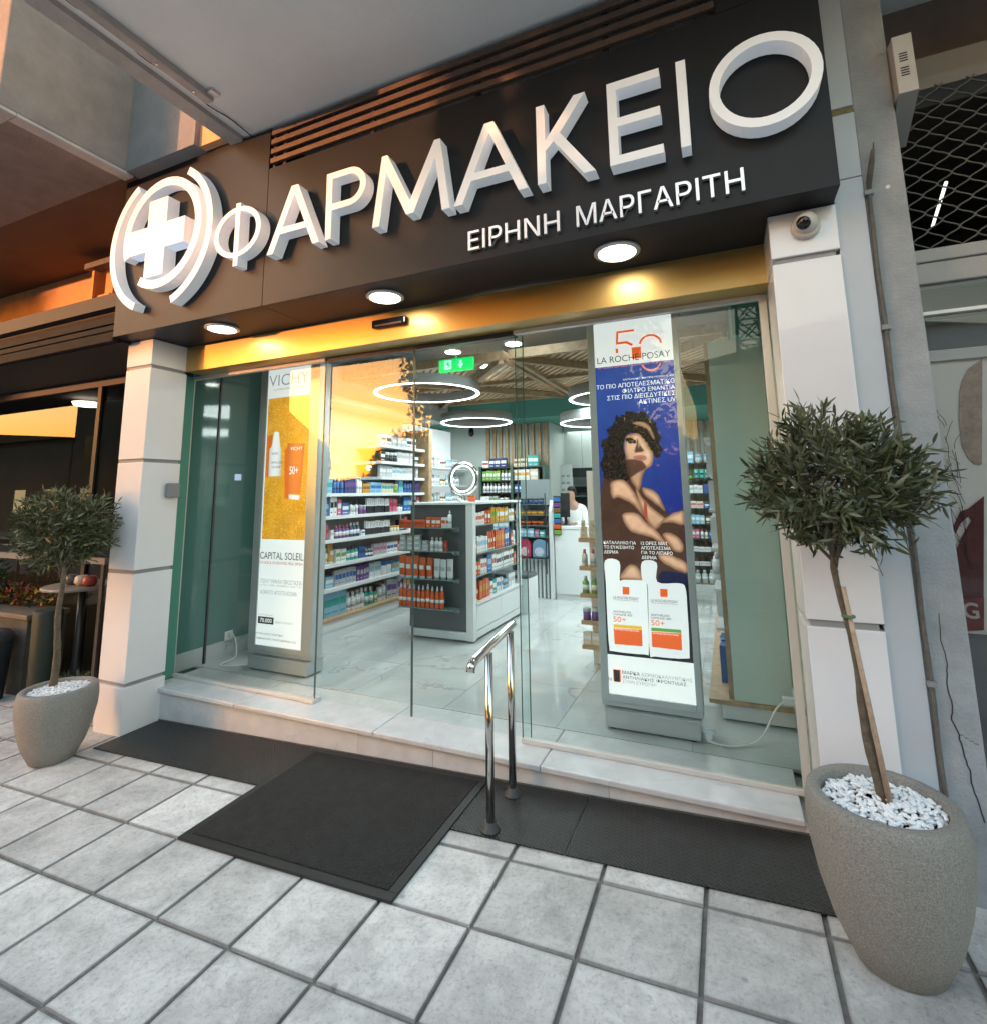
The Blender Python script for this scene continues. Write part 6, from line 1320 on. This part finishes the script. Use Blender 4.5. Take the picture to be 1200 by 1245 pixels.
# ---- right wall unit seen edge on, and side panel
ru = thing('right_wall_unit', 'pale green side panel and wooden edge of the shelving on the right wall', 'shelving', (4.3, 2.5, PZ))
m = MB(); m.box(4.135, 1.515, .385, 4.468, 1.535, 2.74); m.build('side_panel', m_tealpale, ru, bevel=.002)
m = MB(); m.box(4.105, 1.535, .385, 4.133, 1.60, 2.74); m.build('wooden_edge', m_wood, ru)
m = MB(); m.box(3.985, 1.50, .358, 4.60, 4.6, .384); m.build('wooden_shelf', m_wood, ru)
m = MB(); m.box(4.06, 1.53, PZ+.012, 4.60, 4.6, .357); m.build('plinth', m_white, ru)
m = MB(); m.box(4.40, 1.60, .385, 4.60, 4.6, 2.74); m.build('back_panel', m_white, ru)
for z in (.80, 1.05, 1.32, 1.58, 1.84, 2.08):
    m = MB(); m.box(4.06, 1.61, z-.02, 4.40, 4.6, z); m.build('shelf', m_white, ru)
RR = -PI/2
for z, sq, w_ in ((.384, [(P('carton', 'blue', 'white', .12, .26), 2), (P('carton', 'white', 'blue', .12, .28), 2)], 'wooden bottom'), (.80, [(P('carton', 'white', 'grey', .10, .20), 3)], 'second'), (1.05, [(P('bottle', 'white', 'grey', .09, .20), 3)], 'third'), (1.32, [(P('carton', 'white', 'lightblue', .10, .19), 3)], 'fourth'), (1.58, [(P('carton', 'white', 'grey', .11, .2), 3)], 'fifth'), (1.84, [(P('carton', 'white', 'grey', .12, .19), 3)], 'sixth')):
    row((4.055, 2.6), (4.055, 1.64), z, RR, sq, 'on the %s shelf of the right wall unit' % w_, maxn=6)
# ---- wooden step shelf left of the blue light box
ws = thing('wooden_stand', 'white stand with protruding wooden shelves just left of the blue light box', 'display stand', (3.2, 2.4, PZ))
m = MB(); m.box(3.03, 2.35, PZ, 3.5, 2.7, 1.9); m.build('stand_body', m_white, ws)
WZ = [1.316, 1.08, .855, .635, .437]
for z in WZ: m = MB(); m.box(2.972, 2.20, z-.035, 3.35, 2.349, z); m.build('wooden_shelf', m_wood, ws)
for z, pr_ in zip(WZ, (P('stack', 'cream', 'grey', .055, .15), P('bottle', 'cream', 'pink', .055, .14), P('bottle', 'green', 'clear', .065, .14), P('jar', 'purple', 'clear', .07, .10), P('carton', 'cream', 'white', .07, .10))):
    for k in range(3): put(pr_, 3.015+k*.075, 2.215, z, 0, 'on the %s wooden shelf near the blue advert' % {1.316: 'top', 1.08: 'second', .855: 'third', .635: 'fourth', .437: 'lowest'}[z])

# ================================================================== PHARMACIST
pe = thing('person', 'pharmacist with dark tied hair in a white coat working behind the counter', 'person', (2.07, 5.42, PZ))
def skin(name, pts, edges, radii, mt, parent, sub=2, root=0):
    me = bpy.data.meshes.new(name); off = wloc(parent)
    me.from_pydata([Vector(p)-off for p in pts], edges, [])
    o = bpy.data.objects.new(name, me); COL.objects.link(o); o.parent = parent
    md = o.modifiers.new('skin', 'SKIN'); md.use_smooth_shade = True
    for i, r in enumerate(radii): me.skin_vertices[0].data[i].radius = r if isinstance(r, tuple) else (r, r); me.skin_vertices[0].data[i].use_root = (i == root)
    s = o.modifiers.new('sub', 'SUBSURF'); s.levels = sub; s.render_levels = sub
    me.materials.append(mt); return o
m_skin = plain('skin_tone', (.42, .24, .17), .5)
hx, hy = 2.035, 5.33
def mk_skin(o_name, pts, edges, radii, mt, par, sub=2):
    me = bpy.data.meshes.new(o_name); off = wloc(par); me.from_pydata([tuple(Vector(p)-off) for p in pts], edges, [])
    o = bpy.data.objects.new(o_name, me); COL.objects.link(o); o.parent = par
    o.modifiers.new('skin', 'SKIN').use_smooth_shade = True
    if not me.skin_vertices: pass
    sv = me.skin_vertices[0].data if len(me.skin_vertices) else None
    if sv:
        for i, r in enumerate(radii): sv[i].radius = r if isinstance(r, tuple) else (r, r); sv[i].use_root = (i == 0)
    s = o.modifiers.new('sub', 'SUBSURF'); s.levels = sub; s.render_levels = sub; me.materials.append(mt); return o
body_pts = [(2.09, 5.45, .98), (2.09, 5.45, 1.20), (2.085, 5.43, 1.40), (2.07, 5.40, 1.50), (2.05, 5.37, 1.56), (hx, hy+.02, 1.64), (hx, hy, 1.74),
            (1.96, 5.40, 1.475), (1.93, 5.34, 1.28), (1.97, 5.16, 1.265), (2.21, 5.42, 1.465), (2.25, 5.36, 1.24), (2.13, 5.14, 1.265),
            (2.02, 5.46, .62), (2.02, 5.46, .32), (2.16, 5.46, .62), (2.16, 5.46, .32)]
body_e = [(0, 1), (1, 2), (2, 3), (3, 4), (4, 5), (5, 6), (3, 7), (7, 8), (8, 9), (3, 10), (10, 11), (11, 12), (0, 13), (13, 14), (0, 15), (15, 16)]
body_r = [.13, .11, (.14, .10), (.07, .06), .045, (.06, .07), (.066, .075), .045, .035, .022, .045, .035, .022, .07, .05, .07, .05]
mk_skin('body', body_pts, body_e, body_r, m_skin, pe)
coat_p = [(2.09, 5.45, .90), (2.09, 5.45, 1.20), (2.085, 5.43, 1.40), (2.07, 5.40, 1.50), (1.955, 5.40, 1.475), (1.925, 5.34, 1.28), (1.965, 5.19, 1.265), (2.215, 5.42, 1.465), (2.255, 5.36, 1.24), (2.15, 5.18, 1.265), (2.09, 5.45, .60)]
mk_skin('coat', coat_p, [(0, 1), (1, 2), (2, 3), (3, 4), (4, 5), (5, 6), (3, 7), (7, 8), (8, 9), (0, 10)], [.16, .135, (.165, .12), (.085, .075), .062, .052, .040, .062, .052, .040, .17], plain('coat_white', (.72, .73, .74), .8), pe)
m_hr = plain('dark_hair', (.025, .018, .014), .5)
mk_skin('hair', [(hx+.012, hy+.03, 1.725), (hx+.01, hy+.03, 1.775), (hx+.02, hy+.085, 1.73), (hx+.05, hy+.12, 1.66)], [(0, 1), (1, 2), (2, 3)], [.078, .066, .06, .03], m_hr, pe)
for (sx, nme) in ((-1, 'hand'), (1, 'hand')):
    bx = 1.975 if sx < 0 else 2.12
    pts = [(bx, 5.16, 1.268), (bx, 5.11, 1.264)]; ed = [(0, 1)]; rd = [.020, .024]
    for k in range(4):
        fx_ = bx+(k-1.5)*.017; n0 = len(pts); L = (.05, .06, .055, .042)[k]
        pts += [(fx_, 5.085, 1.266), (fx_, 5.085-L*.5, 1.270), (fx_, 5.085-L, 1.258)]; ed += [(1, n0), (n0, n0+1), (n0+1, n0+2)]; rd += [.009, .0085, .007]
    n0 = len(pts); pts += [(bx-sx*.03, 5.12, 1.266), (bx-sx*.045, 5.085, 1.262)]; ed += [(1, n0), (n0, n0+1)]; rd += [.010, .008]
    mk_skin('hand', pts, ed, rd, m_skin, pe, 1)
m = MB()
m.prism([(hx-.012, 1.742), (hx-.032, 1.747), (hx-.05, 1.742), (hx-.032, 1.738)], hy-.072, hy-.066); m.prism([(hx+.005, 1.742), (hx+.025, 1.747), (hx+.042, 1.742), (hx+.025, 1.738)], hy-.072, hy-.066); m.build('eyes', m_lens, pe)
m = MB(); m.prism([(hx-.016, 1.70), (hx+.006, 1.70), (hx-.005, 1.737)], hy-.088, hy-.06); m.build('nose', m_skin, pe, bevel=.004)
m = MB(); m.prism([(hx-.025, 1.675), (hx+.015, 1.675), (hx+.005, 1.668), (hx-.015, 1.668)], hy-.074, hy-.06); m.build('mouth', plain('lip_tone', (.30, .10, .09), .5), pe)

# ================================================================== ACROSS THE STREET (seen in the glass)
m_dfac = plain('far_facade_dark', (.09, .075, .065), .9, var=.2, vs=.5); m_roof = plain('roof_tile_dark', (.10, .05, .035), .9, var=.3, vs=3)
m_win = mat('lit_window', (.3, .2, .1), .4, emit=.15, ecol=(1, .75, .4)); m_dwin = plain('dark_window', (.03, .035, .045), .15)
house = thing('corner_house', 'dark house on posts across the street with a long sloping roof', 'house', (-36, -44, -.2))
Yh = -40
def hxp(x): return 4.19+(x-4.19)*2.323
def hzp(z): return 1.713+(z-1.713)*2.323
m = MB(); m.prism([(hxp(-24), hzp(2.55)), (hxp(-13.42), hzp(2.55)), (hxp(-13.35), hzp(3.3)), (hxp(-13.62), hzp(4.1)), (hxp(-18.8), hzp(8.0)), (hxp(-24), hzp(11.9))], Yh-3, Yh); m.build('house_wall', m_dfac, house)
m = MB()
for k in range(5): m.box(hxp(-13.9)-k*5, Yh-.6, -.2, hxp(-13.9)-k*5+.5, Yh-.1, hzp(2.55))
m.build('post', m_dfac, house)
for k in range(4):
    m = MB(); m.box(-44-k*5, Yh+.01, 6.2, -42.4-k*5, Yh+.06, 7.8); m.build('window', m_win if k == 1 else m_dwin, house)
def far_house(name, label, x0, x1, y, h, roofh, lit=0, seed=0, rm=m_roof, fc=m_dfac):
    t = thing(name, label, 'building', ((x0+x1)/2, y-5, -.2)); r = random.Random(seed)
    m = MB(); m.box(x0, y-10, -.24, x1, y, h); m.build('wall', fc, t)
    if roofh:
        m = MB(); m.prism([(x0-.4, h+.001), (x1+.4, h+.001), ((x0+x1)/2, h+roofh)], y-10.4, y+.4); m.build('roof', rm, t)
    n = max(2, int((x1-x0)/3.2)); fl_ = max(1, int((h-.5)/3))
    for a in range(n):
        for b_ in range(fl_):
            xw = x0+(a+.5)*(x1-x0)/n; zw = .9+b_*3
            m = MB(); m.box(xw-.55, y+.005, zw, xw+.55, y+.05, min(zw+1.4, h-.3)); m.build('window', m_win if r.random() < lit else m_dwin, t)
    return t
sx = random.Random(31); x = -150; k = 0
hts = [6.3, 6.6, 6.1, 6.8, 6.4, 6.2, 6.5, 6.0, 6.4, 6.7, 6.2, 6.5]
while x < 30:
    w_ = sx.uniform(12, 20); far_house('distant_building', 'low distant building, number %s of the skyline row from the left' % ('one two three four five six seven eight nine ten eleven twelve thirteen fourteen'.split()[k]), x, x+w_-.5, -100-sx.uniform(0, 6), hts[k % 12]-.9, .9 if k % 2 else 0, .05, k); x += w_; k += 1
far_house('opposite_building', 'flat roofed building across the street to the right, behind the lattice tower', 3.4, 12, -15.2, 5.9, .9, .15, 40, fc=plain('far_facade_pale', (.25, .22, .19), .9, var=.1))
far_house('opposite_building', 'long low house across the street far to the right', 13, 30, -17, 4.5, 1.4, .2, 41)
far_house('opposite_building', 'two storey house with lit windows across the street to the left', -60, -50, -30, 4.0, 1.5, .5, 42)
far_house('opposite_building', 'dark tall apartment block across the street, added to cover sky in the cafe reflection', -31.0, -24.0, -14, 11.5, 0, .1, 43)  # added to block bright sky mirrored in the cafe glass
far_house('opposite_building', 'long dark house with lit windows left of the apartment block', -54, -31.2, -14, 5.3, .9, .45, 44)
# lattice tower
tw = thing('lattice_tower', 'dark steel lattice tower standing across the street', 'tower', (5.6, -20, 0)); m = MB()
tx, ty = 5.35, -17.5
def leg(z, s): wv = .62-.38*(z/13); return wv*s
cs = ((-1, -1), (1, -1), (1, 1), (-1, 1))
for (a, b_) in cs: m.tube([(tx+leg(0, a), ty+leg(0, b_), -.2), (tx+leg(13, a), ty+leg(13, b_), 13)], .05, 5)
for k in range(16):
    z0, z1 = k*.8, (k+1)*.8
    for q in range(4):
        a, b_ = cs[q], cs[(q+1) % 4]
        m.tube([(tx+leg(z0, a[0]), ty+leg(z0, a[1]), z0), (tx+leg(z1, b_[0]), ty+leg(z1, b_[1]), z1)], .028, 4, cap=False); m.tube([(tx+leg(z0, b_[0]), ty+leg(z0, b_[1]), z0), (tx+leg(z1, a[0]), ty+leg(z1, a[1]), z1)], .028, 4, cap=False)
        m.tube([(tx+leg(z1, a[0]), ty+leg(z1, a[1]), z1), (tx+leg(z1, b_[0]), ty+leg(z1, b_[1]), z1)], .028, 4, cap=False)
m.build('lattice_frame', plain('tower_steel', (.05, .055, .06), .6), tw)
# unseen board added at the kerb to throw the block shadow on the sign
sp2 = thing('kerb_shadow_blocker', 'unseen board on a thin pole, added to shade the shop sign', 'shadow blocker', (.36, -3.3, -.1))
m = MB(); m.box(.16, -3.36, 3.30, .53, -3.28, 4.18); m.build('shadow_board', m_navy, sp2); m = MB(); m.tube([(.345, -3.32, -.2), (.345, -3.32, 3.30)], .03, 8); m.build('pole', m_darkal, sp2)
# trees across the street
def big_tree(label, c, rad, trunk, n, seed, lf=.22):
    t = thing('street_tree', label, 'tree', (c[0], c[1], -.2)); r = random.Random(seed); m = MB()
    m.tube([(c[0], c[1], -.2), (c[0]+.1, c[1], c[2]-rad[2]*.7), (c[0], c[1]+.1, c[2])], .2, 10, rr=[trunk, trunk*.8, trunk*.4])
    for k in range(9): a = k*.7; m.tube([(c[0], c[1], c[2]-rad[2]*.6), (c[0]+math.cos(a)*rad[0]*.55, c[1]+math.sin(a)*rad[1]*.55, c[2]+r.uniform(-.3, .5)*rad[2])], .06, 6, rr=[trunk*.45, .03])
    m.build('trunk', m_bark, t)
    cr_ = MB(); blobs = [(Vector((r.uniform(-.62, .62)*rad[0], r.uniform(-.6, .6)*rad[1], r.uniform(-.62, .62)*rad[2])), r.uniform(.30, .48)) for _ in range(26)]
    for k in range(n):
        bl, br_ = blobs[r.randrange(len(blobs))]
        d = Vector((r.gauss(0, 1), r.gauss(0, 1), r.gauss(0, 1))).normalized(); rr0 = br_*r.uniform(.55, 1.08)
        q = Vector(c)+bl+Vector((d.x*rad[0]*rr0, d.y*rad[1]*rr0, d.z*rad[2]*rr0))
        e = Vector((r.gauss(0, 1), r.gauss(0, 1), r.gauss(0, 1))).normalized(); s = d.cross(e).normalized()
        l = lf*r.uniform(.6, 1.2); cr_.face([q, q+e*l*.5+s*l*.28, q+e*l, q+e*l*.5-s*l*.28], r.randrange(3))
    cr_.build('crown', m_lf, t)
big_tree('large dense street tree across the road in the middle', (-.9, -10.6, 5.6), (3.8, 2.4, 3.8), .22, 60000, 3, .24)
big_tree('low rounded street tree across the road, left of the large one', (-4.55, -10.4, 2.15), (2.1, 1.3, 1.85), .12, 20000, 4, .16)
big_tree('small street tree across the road at the right', (7.5, -12, 3.4), (1.6, 1.4, 1.7), .10, 6000, 8, .12)
big_tree('tall broad tree above the long dark house, added to darken the cafe reflection', (-39, -12.5, 11.5), (7.5, 2, 4.2), .3, 16000, 12, .4)  # added crown caps the sky mirrored in the cafe glass
sh = MB(); r = random.Random(6)
for k in range(20000):
    x_ = r.uniform(-5.2, 13); hgt = 3.5+.3*math.sin(x_*1.1)+.2*math.sin(x_*3.1); q = Vector((x_, -12.8+r.uniform(-.4, .4), r.uniform(0, 1)**.8*hgt))
    e = Vector((r.gauss(0, 1), r.gauss(0, 1), r.gauss(0, 1)+.5)).normalized(); s = e.cross(Vector((r.gauss(0, 1), r.gauss(0, 1), 0))).normalized(); l = r.uniform(.12, .28)
    sh.face([q, q+e*l*.5+s*l*.3, q+e*l, q+e*l*.5-s*l*.3], r.randrange(3))
sh.build('hedge', m_lf, kind='stuff', label='dense clipped hedge behind the street trees')
hedge = MB(); r = random.Random(2)
for k in range(9000):
    x_ = r.uniform(-75, -12); hgt = 1.6+.9*math.sin(x_*.45)+.5*math.sin(x_*1.3+1); q = Vector((x_, -42+r.uniform(-.6, .6), r.uniform(0, 1)**.7*max(hgt, .8)))
    e = Vector((r.gauss(0, 1), r.gauss(0, 1), r.gauss(0, 1)+.5)).normalized(); s = e.cross(Vector((r.gauss(0, 1), r.gauss(0, 1), 0))).normalized(); l = r.uniform(.2, .5)
    hedge.face([q, q+e*l*.5+s*l*.3, q+e*l, q+e*l*.5-s*l*.3], r.randrange(3))
hedge.build('hedge', m_lf, kind='stuff', label='ragged dark hedge along the far plots')
# the low sun itself
dsun = Vector((-math.sin(SUN_AZ), -math.cos(SUN_AZ), math.tan(math.radians(2.85)))).normalized()*900+Vector((2, 0, 1.7))
bs_ = bmesh.new(); bmesh.ops.create_uvsphere(bs_, u_segments=24, v_segments=16, radius=4.2); me = bpy.data.meshes.new('sun_disc'); bs_.to_mesh(me); bs_.free()
me.materials.append(mat('sun_glow', (1, .8, .5), .5, emit=25, ecol=(1, .62, .25)))
o = bpy.data.objects.new('sun_disc', me); COL.objects.link(o); o.location = dsun; o['kind'] = 'structure'
print('products', NPROD[0], 'objects', len(bpy.data.objects))
